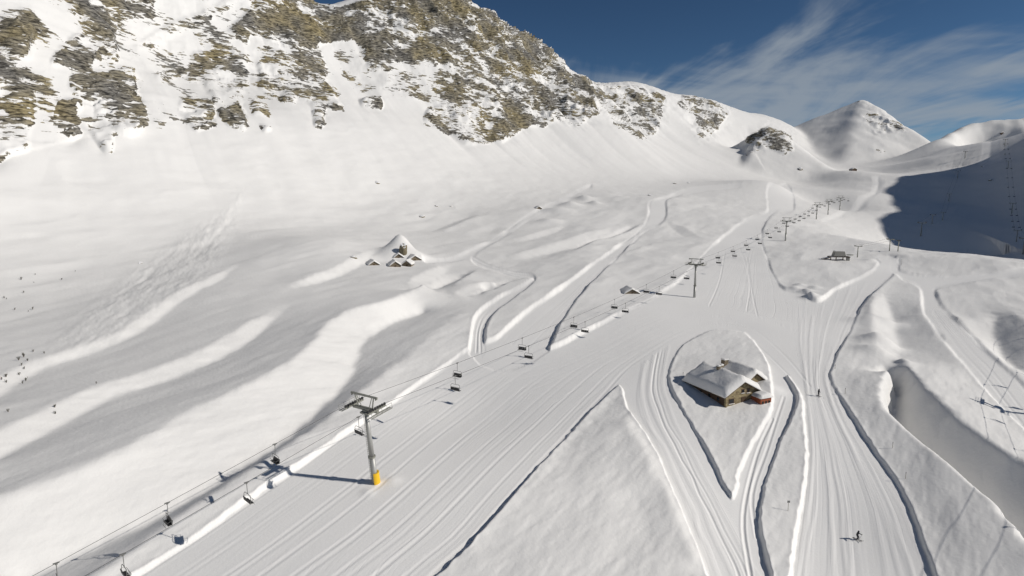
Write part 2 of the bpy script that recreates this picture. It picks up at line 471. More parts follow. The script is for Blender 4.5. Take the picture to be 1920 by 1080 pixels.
# ------------------------------------------------------------------ mounds and knolls on the valley floor
bump(752, 474, 8.5, 7.0); bump(753, 480, 2.5, 11.0); bump(735, 480, 2.5, 9.0); bump(775, 485, 2.5, 8.0); bump(690, 482, 1.6, 5.0)
bump(1070, 385, 4, 9); bump(1095, 372, 4.5, 8); bump(1045, 395, 3, 10); bump(1030, 415, 3, 9); bump(1115, 380, 3, 6)
bump(1490, 540, 1.2, 3); bump(1512, 546, 1.6, 3.5); bump(1500, 536, 1.5, 3); bump(1527, 540, 1.0, 3)
bump(1655, 640, 2.5, 6); bump(1668, 600, 1.8, 5); bump(1640, 660, 1.6, 5); bump(1625, 600, 1.4, 6)
bump(1380, 690, 1.0, 9); bump(1519, 556, 2.0, 3.2); bump(735, 893, 0.3, 1.5); bump(690, 915, 0.25, 1.2); bump(1446, 728, 0.9, 3.0)

# ------------------------------------------------------------------ tessellation: fans of bearings, finer where more of the surface shows
AZ = np.concatenate([np.linspace(-180, -62, 24, endpoint=False), np.linspace(-62, -41.5, 60, endpoint=False),
                     np.linspace(-41.5, 41.5, 1290, endpoint=False), np.linspace(41.5, 75, 110, endpoint=False), np.linspace(75, 180, 24)])
AZ = np.radians(AZ)
NA, NR = len(AZ), 900
rs = np.concatenate([[3.0, 15.0, 30.0], np.exp(np.linspace(math.log(45), math.log(2450), 1150))])
sub = np.unique(np.concatenate([np.arange(0, NA, 6), [NA - 1]]))
SX = np.sin(AZ[sub])[:, None] * rs[None]; SY = np.cos(AZ[sub])[:, None] * rs[None]
SZ = base_surface(SX, SY) - CAM_Z
th = np.arctan2(SZ, rs[None])
dth = np.diff(th, axis=1)
vis = np.maximum(dth, -0.15 * dth)                          # facing slopes count in full, slopes turned away little
met = vis / 0.0011 + np.diff(np.log(rs))[None] * 60.0
ker = np.ones(9) / 9
met *= np.where(rs[1:] < 66, 0.12, 1.0)[None]
cum = np.concatenate([np.zeros((len(sub), 1)), np.cumsum(met, 1)], 1)
cum /= cum[:, -1:]
rad_sub = np.array([np.interp(np.linspace(0, 1, NR), cum[k], rs) for k in range(len(sub))])
pad = np.pad(rad_sub, ((2, 2), (0, 0)), mode='edge')
rad_sub = (pad[:-4] + pad[1:-3] + pad[2:-2] + pad[3:-1] + pad[4:]) / 5
RAD = np.empty((NA, NR))
for k in range(NR):
    RAD[:, k] = np.interp(np.arange(NA), sub, rad_sub[:, k])
VX = (np.sin(AZ)[:, None] * RAD).ravel(); VY = (np.cos(AZ)[:, None] * RAD).ravel()

# ------------------------------------------------------------------ where rock shows (crags outlined on the photo)
CRAGS = [
 (.27, [(-80, -60), (640, -60), (600, 90), (640, 180), (480, 190), (300, 235), (200, 250), (60, 285), (-80, 290)]),
 (.25, [(620, 90), (860, 110), (830, 200), (720, 178), (660, 170)]),
 (.30, [(1100, 150), (1250, 172), (1240, 215), (1180, 225), (1120, 205)]),
 (.96, [(0, 45), (35, 40), (72, 30), (72, 55), (50, 90), (56, 110), (20, 103), (0, 85), (-60, 70)]),
 (.75, [(-60, 110), (0, 108), (28, 130), (30, 152), (0, 168), (-60, 165)]),
 (.62, [(-80, 165), (60, 165), (60, 225), (50, 285), (20, 292), (0, 305), (-80, 320)]),
 (.74, [(125, 0), (200, 0), (205, 40), (212, 65), (220, 118), (180, 112), (150, 125), (95, 122), (108, 95), (150, 60), (160, 30), (130, 25)]),
 (.80, [(135, 145), (235, 128), (250, 135), (252, 165), (270, 200), (272, 235), (252, 256), (215, 250), (203, 220), (160, 200), (130, 165)]),
 (.92, [(216, 180), (250, 165), (270, 200), (272, 235), (252, 256), (222, 245)]),
 (.88, [(108, 190), (150, 190), (150, 255), (130, 259), (105, 240), (90, 228)]),
 (.55, [(160, 222), (215, 225), (212, 286), (196, 288), (175, 260)]),
 (.62, [(175, -20), (285, -20), (288, 30), (230, 36), (200, 30)]),
 (.55, [(250, 88), (300, 55), (440, -5), (470, -5), (345, 60), (300, 82), (258, 96)]),
 (.84, [(428, 60), (468, 20), (480, -30), (585, -30), (588, 30), (602, 88), (570, 96), (530, 90), (500, 70), (465, 70), (463, 86), (440, 72)]),
 (.62, [(362, 102), (420, 80), (463, 110), (463, 165), (455, 152), (455, 186), (430, 196), (400, 190), (382, 160), (352, 150)]),
 (.62, [(290, 135), (345, 125), (350, 140), (310, 152), (293, 146)]),
 (.58, [(340, 190), (400, 186), (405, 236), (370, 248), (345, 226), (334, 205)]),
 (.88, [(408, 205), (450, 195), (463, 215), (460, 246), (430, 236), (410, 216)]),
 (.64, [(482, 112), (520, 96), (600, 100), (615, 160), (648, 207), (600, 206), (560, 186), (550, 176), (556, 197), (530, 192), (488, 168)]),
 (.72, [(584, 200), (606, 200), (608, 239), (589, 239)]), (.72, [(484, 230), (514, 241), (495, 249)]), (.58, [(470, 190), (500, 195), (506, 219), (474, 214)]),
 (.80, [(588, 24), (640, 14), (690, -4), (720, -30), (880, -30), (884, 20), (940, 20), (980, 40), (1020, 70), (1045, 100), (1060, 122), (1045, 150), (960, 130), (900, 126), (830, 122),
        (800, 112), (760, 120), (720, 118), (690, 128), (672, 72), (600, 84)]),
 (.95, [(690, -5), (870, -5), (868, 40), (800, 50), (720, 30)]),
 (.96, [(672, 185), (715, 183), (718, 206), (680, 201)]),
 (.66, [(680, 92), (742, 120), (735, 132), (690, 136)]),
 (.70, [(858, 110), (1042, 118), (1072, 140), (1100, 150), (1112, 170), (1122, 216), (1085, 236), (1040, 226), (1020, 239), (990, 236), (945, 266), (905, 269), (870, 272), (848, 256), (793, 226),
        (800, 205), (830, 200), (830, 180), (850, 150)]),
 (.64, [(1084, 138), (1104, 145), (1106, 168), (1088, 162)]),
 (.36, [(712, 140), (760, 138), (820, 160), (800, 190), (715, 178)]),
 (.55, [(1118, 160), (1200, 164), (1247, 180), (1240, 206), (1232, 252), (1205, 260), (1160, 240), (1135, 200)]),
 (.62, [(1282, 176), (1345, 194), (1367, 216), (1332, 256), (1310, 260), (1300, 222), (1268, 196)]),
 (.58, [(1398, 256), (1440, 238), (1482, 254), (1490, 282), (1470, 292), (1440, 276), (1402, 290)]),
 (.60, [(1612, 216), (1652, 214), (1692, 234), (1698, 247), (1665, 242), (1655, 254), (1640, 240)]),
 (.40, [(1598, 186), (1634, 187), (1642, 194), (1612, 196)]), (.5, [(1640, 278), (1662, 282), (1650, 290)]),
]
MX0, MY0, MH = -160.0, -140.0, 2.0
mgx, mgy = np.meshgrid(MX0 + MH * np.arange(1000), MY0 + MH * np.arange(240), indexing='ij')
RD = np.zeros(mgx.shape); RID = np.full(mgx.shape, -1)
for k, (dn, pl) in enumerate(CRAGS):
    m = inside([np.array(pl, float)], mgx.astype(float), mgy.astype(float))
    RD[m] = np.maximum(RD[m], dn); RID[m] = k
off = ((mgx < -30) & (mgy < 300)) | ((mgy < -20) & (mgx < 900))
RD[off & (RID < 0)] = 0.6; RID[off & (RID < 0)] = 0
def blur(a, n):
    for _ in range(n):
        p = np.pad(a, 1, mode='edge')
        a = (p[:-2, 1:-1] + p[2:, 1:-1] + p[1:-1, :-2] + p[1:-1, 2:] + 4 * a) / 8
    return a
RDs = blur(RD, 10)
RDe = blur(RD, 3)
CRG = np.clip(blur(RD, 160) * 1.6, 0, 1)

# ------------------------------------------------------------------ full height of the snow surface
EDGEW = {'main': 0.75, 'upper': 0.9, 'road': 0.9, 'right': 0.9, 'trail': 1.0, 'bowl': 3.0, 'face': 5.0}
TRACKS = []                                      # (depth, width, world polyline) pressed or raised in the groomed snow
def track(pts, dep, wid, wob=0.0, rng=None):
    w = hits(pts)
    if wob and rng:
        w = w + np.array([[rng.gauss(0, wob), rng.gauss(0, wob)] for _ in w])
    TRACKS.append((dep, wid, smooth_line(w, 3.0)))
def surface(X, Y, full=False):
    X = np.asarray(X, float); Y = np.asarray(Y, float)
    shp = X.shape; X = X.ravel(); Y = Y.ravel()
    z = base_surface(X, Y)
    near = (np.hypot(X, Y) < 1500) & (Y > 0)
    wx = X + 0.16 * noise(X / 1.7, Y / 1.7, s=5) + 0.25 * noise(X / 14, Y / 14, s=6)
    wy = Y + 0.16 * noise(X / 1.7, Y / 1.7, s=7) + 0.25 * noise(X / 14, Y / 14, s=8)
    groomed = np.zeros(X.shape); pid = np.full(X.shape, -1)
    idx = np.nonzero(near)[0]
    xs, ys = wx[idx], wy[idx]
    lip = np.zeros(len(idx)); rec = np.zeros(len(idx)); gr = np.zeros(len(idx)); pd = np.full(len(idx), -1)
    for q, nm in enumerate(LOOPS):
        ins = inside(LOOPS[nm], xs, ys)
        w = EDGEW[nm] * np.maximum(0.55, np.hypot(xs, ys) / 260.0 + 0.3)
        D = seg_dist(BANKS[nm], xs, ys, 7 * EDGEW[nm] * (1 if nm in ('bowl', 'face') else 2))
        rec = np.where(ins, np.maximum(rec, PISTE_DEPTH[nm] * (0.88 + 0.30 * noise(xs / 24, ys / 24, s=13)) * sstep(0, w, D)), rec)
        gr = np.maximum(gr, np.where(ins, sstep(0, w * 1.3, D), 0)); pd = np.where(ins, q, pd)
        lip = np.maximum(lip, np.where(~ins, np.exp(-(D / (0.9 * w)) ** 2) * 0.07 * PISTE_DEPTH[nm], 0))
    lip *= (1 + 1.1 * noise(xs / 1.1, ys / 1.1, s=11) * np.clip(160 / np.hypot(xs, ys), 0, 1)) * (gr <= 0)
    zz = np.zeros(len(idx)) - rec + lip
    if full:
        tr = np.zeros(len(idx))
        for dep, wid, pl in TRACKS:
            D = seg_dist(loop_segs(pl, False), X[idx], Y[idx], wid * 2.6)
            tr += np.where(D < 900, -dep * np.exp(-(D / wid) ** 2) + 0.55 * abs(dep) * np.exp(-((D - 1.5 * wid) / (0.6 * wid)) ** 2), 0)
        zz += tr * gr
    if not full:
        z[idx] += zz
    cut = np.zeros(X.shape); cut[idx] = zz
    groomed[idx] = gr; pid[idx] = pd
    # wind-worked snow, much stronger off the runs
    soft = 1 - 0.92 * groomed
    u = X * 0.55 + Y * 0.83; v = X * 0.83 - Y * 0.55
    rr_ = np.hypot(X, Y)
    n = 0.34 * fbm(X / 21, Y / 21, octaves=3, s=21) + 0.13 * fbm(u / 14, v / 4.0, octaves=3, s=31)
    near_ = sstep(260, 190, rr_)
    n += near_ * (0.50 * fbm(u / 36, v / 12, octaves=4, s=34) + 0.05 * fbm(u / 3.2, v / 1.1, octaves=2, s=36))
    mid_ = sstep(190, 300, rr_) * sstep(900, 600, rr_)
    n += mid_ * (1.3 * fbm(u / 60, v / 32, octaves=3, s=33) - 0.9 * np.abs(fbm(u / 45, v / 22, octaves=3, s=37)))
    z += n * soft
    return (z.reshape(shp), cut.reshape(shp), groomed.reshape(shp), pid.reshape(shp)) if full else z.reshape(shp)

def blend(l0, l1, f, n=14):
    """polyline a fraction f of the way between two photo polylines"""
    def rs_(l):
        l = np.array(l, float); s = np.r_[0, np.cumsum(np.hypot(*np.diff(l, axis=0).T))]; s /= s[-1]
        t = np.linspace(0, 1, n); return np.c_[np.interp(t, s, l[:, 0]), np.interp(t, s, l[:, 1])]
    a, b = rs_(l0), rs_(l1)
    return [tuple(p) for p in a + (b - a) * f]
rng = random.Random(4)
mL = [(235, 1080), (400, 975), (553, 872), (640, 812), (780, 718), (900, 655), (1030, 652), (1130, 605), (1240, 552), (1300, 545)]
mR = [(812, 1080), (900, 1000), (1000, 885), (1080, 800), (1150, 722), (1190, 680), (1250, 640), (1310, 610), (1360, 602), (1400, 610)]
for k in range(13):
    f = (k + 0.5 + rng.uniform(-.4, .4)) / 13
    l = blend(mL, mR, f)
    a = 0; b = rng.choice([14, 14, 13, 12])
    if b - a > 4:
        track(l[a:b], rng.uniform(.03, .08), rng.uniform(.28, .4), .08, rng)
pL = [(1480, 560), (1490, 640), (1510, 740), (1515, 830), (1505, 930), (1485, 1080)]
pR = [(1655, 520), (1600, 600), (1556, 700), (1585, 765), (1690, 925), (1755, 1080)]
for k in range(20):
    f = rng.uniform(.06, .95); g = min(.97, max(.03, f + rng.uniform(-.25, .25)))
    a, b = blend(pL, pR, f), blend(pL, pR, g)
    l = [(p[0] + (q[0] - p[0]) * t, p[1] + (q[1] - p[1]) * t) for p, q, t in zip(a, b, np.linspace(0, 1, len(a)))]
    s0 = rng.choice([0, 1, 3]); track(l[s0:], -rng.uniform(.02, .055), rng.uniform(.16, .26), .12, rng)
dL = [(1200, 680), (1190, 760), (1235, 840), (1290, 960), (1330, 1080)]
dR = [(1262, 640), (1246, 700), (1275, 790), (1360, 940), (1440, 1080)]
for f in (.12, .2, .42, .55, .7, .86):
    track(blend(dL, dR, f + rng.uniform(-.04, .04)), rng.choice([-1, 1]) * rng.uniform(.05, .1), .25, .15, rng)
for l in ([(1300, 590), (1350, 590), (1410, 612), (1470, 660), (1520, 720)], [(1310, 602), (1370, 606), (1430, 650), (1480, 700)],
          [(1420, 590), (1500, 620), (1560, 650)], [(1400, 480), (1410, 540), (1420, 590)], [(1385, 460), (1405, 520), (1400, 580)], [(1360, 470), (1350, 520), (1330, 570)],
          [(1450, 780), (1420, 850), (1395, 960), (1410, 1080)], [(1470, 740), (1440, 830), (1412, 920), (1418, 1000)],
          [(1770, 590), (1830, 660), (1920, 765)], [(1750, 580), (1810, 660), (1920, 790)], [(1765, 575), (1850, 650), (1930, 735)],
          [(1090, 545), (1150, 495), (1215, 430)], [(960, 640), (1040, 570), (1120, 500)], [(990, 650), (1070, 565)],
          [(893, 655), (897, 610), (915, 580), (955, 555), (996, 528)], [(901, 655), (903, 612), (925, 578), (965, 556)]):
    track(l, rng.uniform(.08, .16), .3, .1, rng)

VZ, CUT, GRO, PID = surface(VX, VY, True)
C2 = CUT.reshape(NA, NR); far_w = sstep(120, 240, RAD)
for _ in range(8):                                # keep far banks wider than the mesh rows
    if _ == 3:
        far_w = sstep(380, 520, RAD)
    q_ = np.pad(C2, ((1, 1), (1, 1)), mode='edge')
    C2 = C2 + far_w * ((q_[1:-1, :-2] + 2 * C2 + q_[1:-1, 2:]) / 4 - C2)
VZ = VZ + C2.ravel()

# lanes: metres across a run, for the groomer's combed lines
LANE = np.zeros(len(VX))
gi = np.nonzero(GRO > 0.05)[0]
for l0, l1 in ((mL, mR), (pL, pR), (dL, dR), ([(1430, 410), (1380, 470), (1330, 520), (1300, 560)], [(1450, 405), (1436, 460), (1470, 540), (1480, 600)]),
               ([(925, 640), (1000, 572), (1100, 502), (1205, 425)], [(1030, 645), (1075, 570), (1150, 490), (1240, 420)]), ([(1728, 582), (1790, 662), (1920, 802)], [(1768, 568), (1830, 630), (1925, 718)])):
    a, b = smooth_line(hits(l0), 4), smooth_line(hits(l1), 4)
    d0 = seg_dist(loop_segs(a, False), VX[gi], VY[gi], 70); d1 = seg_dist(loop_segs(b, False), VX[gi], VY[gi], 70)
    wid_ = np.hypot(*(a[len(a) // 2] - b[len(b) // 2]))
    inn = inside([np.vstack([a, b[::-1]])], VX[gi], VY[gi]) & (d0 < 900) & (d1 < 900)
    LANE[gi] = np.where(inn, 3 + wid_ * d0 / (d0 + d1 + 1e-6), LANE[gi])

# avalanche debris, clods along run edges
AV = np.array([hit(*p) for p in [(50, 690), (120, 668), (230, 640), (320, 575), (400, 525), (440, 440), (470, 350), (440, 345), (420, 380), (330, 440), (230, 505), (110, 610)]])
am = inside([AV], VX, VY)
ai = np.nonzero(am)[0]
aD = np.clip(seg_dist(loop_segs(AV), VX[ai], VY[ai], 12) / 9, 0, 1)
fd = AV[6] - AV[0]; fd /= np.linalg.norm(fd)
al_ = VX[ai] * fd[0] + VY[ai] * fd[1]; pe_ = VX[ai] * fd[1] - VY[ai] * fd[0]
VZ[ai] += aD * (0.32 * fbm(al_ / 9, pe_ / 2.6, octaves=3, s=41) + 0.14 * fbm(VX[ai] / 2.2, VY[ai] / 2.2, octaves=2, s=43) + 0.5 * np.abs(noise(pe_ / 11, al_ / 60, s=44)))

# mountain relief and crags
PX, PY, DEP = to_px(VX, VY, VZ)
tall = sstep(-5, 60, VZ - CAM_Z + 0.05 * (1000 - VY)) * sstep(250, 420, np.hypot(VX, VY))
front = (DEP > 150) & (VY > 0)
gx_, gy_ = np.gradient(S0G, GH)
NXg = -bspline(gx_, GX0, GY0, GH, VX, VY); NYg = -bspline(gy_, GX0, GY0, GH, VX, VY)
nl = np.sqrt(NXg ** 2 + NYg ** 2 + 1)
NXn, NYn, NZn = NXg / nl, NYg / nl, 1 / nl
hl = np.sqrt(NXg ** 2 + NYg ** 2) + 1e-6
hx, hy = NXg / hl, NYg / hl                                   # downhill direction
mi = np.nonzero((tall > 0.01) & front)[0]
x, y, z = VX[mi], VY[mi], VZ[mi]
e = x * 0.80 + y * 0.60                                       # along the mountain wall
dn = x * 0.60 - y * 0.80                                      # down the wall
px, py, _ = to_px(x, y, VZ[mi])
craggy = np.clip(bspline(CRG, MX0, MY0, MH, px, py), 0, 1)
flut = (np.abs(fbm(e / 70, dn / 330, octaves=3, s=51)) * 14 - 4) * (0.25 + 0.75 * craggy) + (0.5 + 1.8 * craggy) * fbm(e / 19, dn / 170, octaves=3, s=55)
slope = sstep(0.25, 0.6, hl[mi])
smallhill = np.where((x > 430) & (y < 1450), 0.30, 1.0)
VZ[mi] += flut * slope * tall[mi] * smallhill
px, py, _ = to_px(x, y, VZ[mi])
wq = 9 * np.clip(900 / np.maximum(DEP[mi], 300), .4, 2)
pxw = px + wq * fbm(x / 16, y / 16, z / 9, octaves=3, s=61); pyw = py + wq * .7 * fbm(x / 16, y / 16, z / 9, octaves=3, s=65)
def lookup(G, a, b, nearest=False):
    u = (a - MX0) / MH; v = (b - MY0) / MH
    i = np.clip(np.round(u).astype(int), 0, G.shape[0] - 1); j = np.clip(np.round(v).astype(int), 0, G.shape[1] - 1)
    o = G[i, j]
    return np.where((u > -1e5) & (v < G.shape[1] - 1), o, -1 if nearest else 0)
dens = lookup(RD, pxw, pyw); densS = np.clip((bspline(RDs, MX0, MY0, MH, px, py) * (py < MY0 + MH * 236) - 0.2) * 1.25, 0, 1); rid = lookup(RID, pxw, pyw, True)
st_z = z + 0.16 * x - 0.10 * y
strat = fbm(x / 16, y / 16, st_z / 4.5, octaves=3, s=71)
blk = fbm(x / 30, y / 30, z / 22, octaves=3, s=75)
edge = sstep(0.12, 0.24, lookup(RDe, pxw, pyw))
rock = np.clip(0.40 + 0.95 * (dens - 0.5) + 1.15 * blk + 0.45 * strat, 0, 1) * edge
rib = 1 - np.abs(fbm(x / 40, y / 40, z / 60, octaves=4, s=81)) * 2
saw = (st_z / 9.0 + 0.8 * fbm(x / 40, y / 40, z / 40, octaves=2, s=87)) % 1.0
disp = densS * (3.0 + 7.5 * (rib - 0.5)) + densS * (3.0 * strat + 3.2 * (saw - 0.4)) + densS * 1.4 * fbm(x / 6, y / 6, z / 5, octaves=2, s=85)
crest_ = sstep(60, 130, z - CAM_Z) * craggy
disp += crest_ * np.where(DEP[mi] > 900, 9.0, 2.5) * (0.6 - np.abs(fbm(x / 36, y / 36, z / 50, octaves=4, s=101)) * 2.2)
VX[mi] += NXn[mi] * disp; VY[mi] += NYn[mi] * disp; VZ[mi] += NZn[mi] * disp
ROCK = np.zeros(len(VX)); ROCK[mi] = rock
RIDV = np.full(len(VX), -1); RIDV[mi] = np.where(rock > 0.3, rid, -1)
VERT = np.stack([VX, VY, VZ], 1).astype(np.float32)

# ------------------------------------------------------------------ materials of the ground
def new_mat(name):
    m = bpy.data.materials.new(name); m.use_nodes = True
    nt = m.node_tree; nt.nodes.clear()
    out = nt.nodes.new('ShaderNodeOutputMaterial'); b = nt.nodes.new('ShaderNodeBsdfPrincipled')
    nt.links.new(b.outputs[0], out.inputs[0])
    return m, nt, b
def nd(nt, t, **kw):
    n = nt.nodes.new(t)
    for k, v in kw.items():
        if k in n.inputs:
            n.inputs[k].default_value = v
        else:
            setattr(n, k, v)
    return n
def terrain_mat(name, rocky=True, groomed=False):
    m, nt, b = new_mat(name)
    L = nt.links.new
    geo = nd(nt, 'ShaderNodeNewGeometry')
    # snow
    n1 = nd(nt, 'ShaderNodeTexNoise', Scale=0.035, Detail=4.0)
    L(geo.outputs['Position'], n1.inputs['Vector'])
    cr = nd(nt, 'ShaderNodeMixRGB')
    cr.inputs['Color1'].default_value = (0.80, 0.79, 0.765, 1) if not groomed else (0.85, 0.84, 0.815, 1)
    cr.inputs['Color2'].default_value = (0.85, 0.84, 0.815, 1) if not groomed else (0.90, 0.89, 0.865, 1)
    L(n1.outputs['Fac'], cr.inputs['Fac'])
    b.inputs['Roughness'].default_value = 0.62
    b.inputs['Specular IOR Level'].default_value = 0.25
    nb = nd(nt, 'ShaderNodeTexNoise', Scale=0.9 if not groomed else 2.2, Detail=5.0, Roughness=0.6)
    L(geo.outputs['Position'], nb.inputs['Vector'])
    bp = nd(nt, 'ShaderNodeBump', Strength=0.35, Distance=0.25 if not groomed else 0.08)
    L(nb.outputs['Fac'], bp.inputs['Height'])
    if groomed:
        la = nd(nt, 'ShaderNodeAttribute'); la.attribute_name = 'lane'
        wob = nd(nt, 'ShaderNodeTexNoise', Scale=0.05, Detail=2.0); L(geo.outputs['Position'], wob.inputs['Vector'])
        lw = nd(nt, 'ShaderNodeMath', operation='MULTIPLY_ADD'); lw.inputs[1].default_value = 1.5; L(wob.outputs['Fac'], lw.inputs[0]); L(la.outputs['Fac'], lw.inputs[2])
        ln = nd(nt, 'ShaderNodeTexNoise', Scale=0.8, Detail=4.0, Roughness=0.7); ln.noise_dimensions = '1D'; L(lw.outputs[0], ln.inputs['W'])
        cv = nd(nt, 'ShaderNodeMapRange'); cv.inputs['From Min'].default_value = 0.30; cv.inputs['From Max'].default_value = 0.50; L(ln.outputs['Fac'], cv.inputs['Value'])
        fade = nd(nt, 'ShaderNodeTexNoise', Scale=0.02, Detail=3.0); L(geo.outputs['Position'], fade.inputs['Vector'])
        fm = nd(nt, 'ShaderNodeMapRange'); fm.inputs['From Min'].default_value = 0.35; fm.inputs['From Max'].default_value = 0.62; fm.inputs['To Max'].default_value = 0.34; L(fade.outputs['Fac'], fm.inputs['Value'])
        b2 = nd(nt, 'ShaderNodeBump', Distance=0.16); L(fm.outputs[0], b2.inputs['Strength']); L(cv.outputs[0], b2.inputs['Height']); L(bp.outputs[0], b2.inputs['Normal'])
        bp = b2
    if not rocky:
        L(cr.outputs[0], b.inputs['Base Color']); L(bp.outputs[0], b.inputs['Normal'])
        return m
    at_ = nd(nt, 'ShaderNodeAttribute'); at_.attribute_name = 'rock'
    mp = nd(nt, 'ShaderNodeMapping'); mp.inputs['Scale'].default_value = (0.16, 0.16, 0.75); mp.inputs['Rotation'].default_value = (R(-6), R(9), 0)
    L(geo.outputs['Position'], mp.inputs['Vector'])
    ns = nd(nt, 'ShaderNodeTexNoise', Scale=1.0, Detail=5.0, Roughness=0.6)
    L(mp.outputs[0], ns.inputs['Vector'])
    mp2 = nd(nt, 'ShaderNodeMapping'); mp2.inputs['Scale'].default_value = (0.11, 0.11, 0.42); mp2.inputs['Rotation'].default_value = (R(-6), R(9), 0)
    L(geo.outputs['Position'], mp2.inputs['Vector'])
    nf = nd(nt, 'ShaderNodeTexNoise', Scale=1.0, Detail=5.0, Roughness=0.6)
    L(mp2.outputs[0], nf.inputs['Vector'])
    # rock colour: brown, ochre, grey, with crack shadows darkened into the colour
    nc = nd(nt, 'ShaderNodeTexNoise', Scale=0.022, Detail=3.0); L(geo.outputs['Position'], nc.inputs['Vector'])
    ramp = nd(nt, 'ShaderNodeValToRGB')
    e = ramp.color_ramp.elements
    e[0].position = 0.36; e[0].color = (0.21, 0.20, 0.18, 1)
    e[1].position = 0.66; e[1].color = (0.30, 0.25, 0.14, 1)
    k = e.new(0.5); k.color = (0.255, 0.23, 0.175, 1)
    L(nc.outputs['Fac'], ramp.inputs['Fac'])
    dk = nd(nt, 'ShaderNodeMapRange'); dk.inputs['From Min'].default_value = 0.38; dk.inputs['From Max'].default_value = 0.60
    dk.inputs['To Min'].default_value = 0.16; dk.inputs['To Max'].default_value = 1.35
    L(ns.outputs['Fac'], dk.inputs['Value'])
    mul = nd(nt, 'ShaderNodeMixRGB', blend_type='MULTIPLY'); mul.inputs['Fac'].default_value = 1
    L(ramp.outputs[0], mul.inputs['Color1']); L(dk.outputs[0], mul.inputs['Color2'])
    # snow lies on flatter ledges and in streaks along the beds
    sp = nd(nt, 'ShaderNodeSeparateXYZ'); L(geo.outputs['True Normal'], sp.inputs[0])
    led = nd(nt, 'ShaderNodeMath', operation='MULTIPLY_ADD'); led.inputs[1].default_value = -0.75; led.inputs[2].default_value = 0.45
    L(sp.outputs['Z'], led.inputs[0])
    s2 = nd(nt, 'ShaderNodeMath', operation='MULTIPLY_ADD'); s2.inputs[1].default_value = 3.0; s2.inputs[2].default_value = -1.5
    L(nf.outputs['Fac'], s2.inputs[0])
    ad0 = nd(nt, 'ShaderNodeMath', operation='ADD'); L(at_.outputs['Fac'], ad0.inputs[0]); L(s2.outputs[0], ad0.inputs[1])
    ad1 = nd(nt, 'ShaderNodeMath', operation='ADD'); L(ad0.outputs[0], ad1.inputs[0]); L(led.outputs[0], ad1.inputs[1])
    gate = nd(nt, 'ShaderNodeMath', operation='GREATER_THAN'); gate.inputs[1].default_value = 0.06; L(at_.outputs['Fac'], gate.inputs[0])
    rf0 = nd(nt, 'ShaderNodeMapRange'); rf0.inputs['From Min'].default_value = 0.44; rf0.inputs['From Max'].default_value = 0.52
    L(ad1.outputs[0], rf0.inputs['Value'])
    rf = nd(nt, 'ShaderNodeMath', operation='MULTIPLY'); L(rf0.outputs[0], rf.inputs[0]); L(gate.outputs[0], rf.inputs[1])
    mx = nd(nt, 'ShaderNodeMixRGB')
    L(rf.outputs[0], mx.inputs['Fac']); L(cr.outputs[0], mx.inputs['Color1']); L(mul.outputs[0], mx.inputs['Color2'])
    L(mx.outputs[0], b.inputs['Base Color'])
    bp2 = nd(nt, 'ShaderNodeBump', Distance=2.6)
    bs = nd(nt, 'ShaderNodeMath', operation='MULTIPLY'); bs.inputs[1].default_value = 1.0
    L(rf.outputs[0], bs.inputs[0]); L(bs.outputs[0], bp2.inputs['Strength'])
    L(ns.outputs['Fac'], bp2.inputs['Height']); L(bp.outputs[0], bp2.inputs['Normal']); L(bp2.outputs[0], b.inputs['Normal'])
    return m
M_SNOW = terrain_mat('snow', rocky=False)
M_PISTE = terrain_mat('groomed_snow', rocky=False, groomed=True)
M_MOUNT = terrain_mat('snow_and_rock')

# ------------------------------------------------------------------ split the surface into its pieces and build them
ii, jj = np.meshgrid(np.arange(NA - 1), np.arange(NR - 1), indexing='ij')
v0 = (ii * NR + jj).ravel(); QUADS = np.stack([v0, v0 + NR, v0 + NR + 1, v0 + 1], 1)
G3 = VERT.reshape(NA, NR, 3)
e1 = VERT[QUADS[:, 2]] - VERT[QUADS[:, 0]]; e2 = VERT[QUADS[:, 3]] - VERT[QUADS[:, 1]]
fn = np.cross(e1, e2)
if np.median(fn[:, 2]) < 0:
    QUADS = QUADS[:, ::-1].copy(); fn = -fn
VN = np.zeros_like(VERT)
for c in range(4):
    for a in range(3):
        VN[:, a] += np.bincount(QUADS[:, c], weights=fn[:, a], minlength=len(VERT))
VN /= np.linalg.norm(VN, axis=1, keepdims=True) + 1e-12
FC = VERT[QUADS].mean(1)
fpid = PID[QUADS].max(1); fgro = GRO[QUADS].max(1)
frock = ROCK[QUADS].max(1); frid = RIDV[QUADS].max(1)
lab = np.zeros(len(QUADS), int)                                    # 0 valley
d_cone = np.hypot(FC[:, 0] - cone_top[0], FC[:, 1] - cone_top[1])
foot = hits([(-400, 640), (0, 545), (300, 462), (700, 380), (1100, 343), (1400, 331), (1485, 312)])
foot = np.vstack([[-400, -50], foot[0], foot, [760, 1350], [740, 2600], [-1500, 2600], [-1500, -50]])
lab[inside([foot], FC[:, 0].astype(float), FC[:, 1].astype(float))] = 1
lab[d_cone < 285] = 2
right_poly = np.vstack([hits([(1640, 397), (1690, 455)]), [(420, 560)], [(470, 480)], [(520, 300)], [(520, 0)], [(2600, 0)], [(2600, 2600)], [(1120, 2000)], [(1110, 1450)], [(950, 1280)], hits([(1700, 318), (1690, 335)])])
lab[inside([right_poly], FC[:, 0].astype(float), FC[:, 1].astype(float)) & (lab == 0)] = 3
names = list(LOOPS)
pist = (fpid >= 0) & (fgro > 0.0)
lab[pist] = 10 + fpid[pist]
cr_ = (frock > 0.3) & (frid >= 0) & np.isin(lab, (1, 2))
lab[cr_] = np.where(lab[cr_] == 2, 200, 100) + frid[cr_]
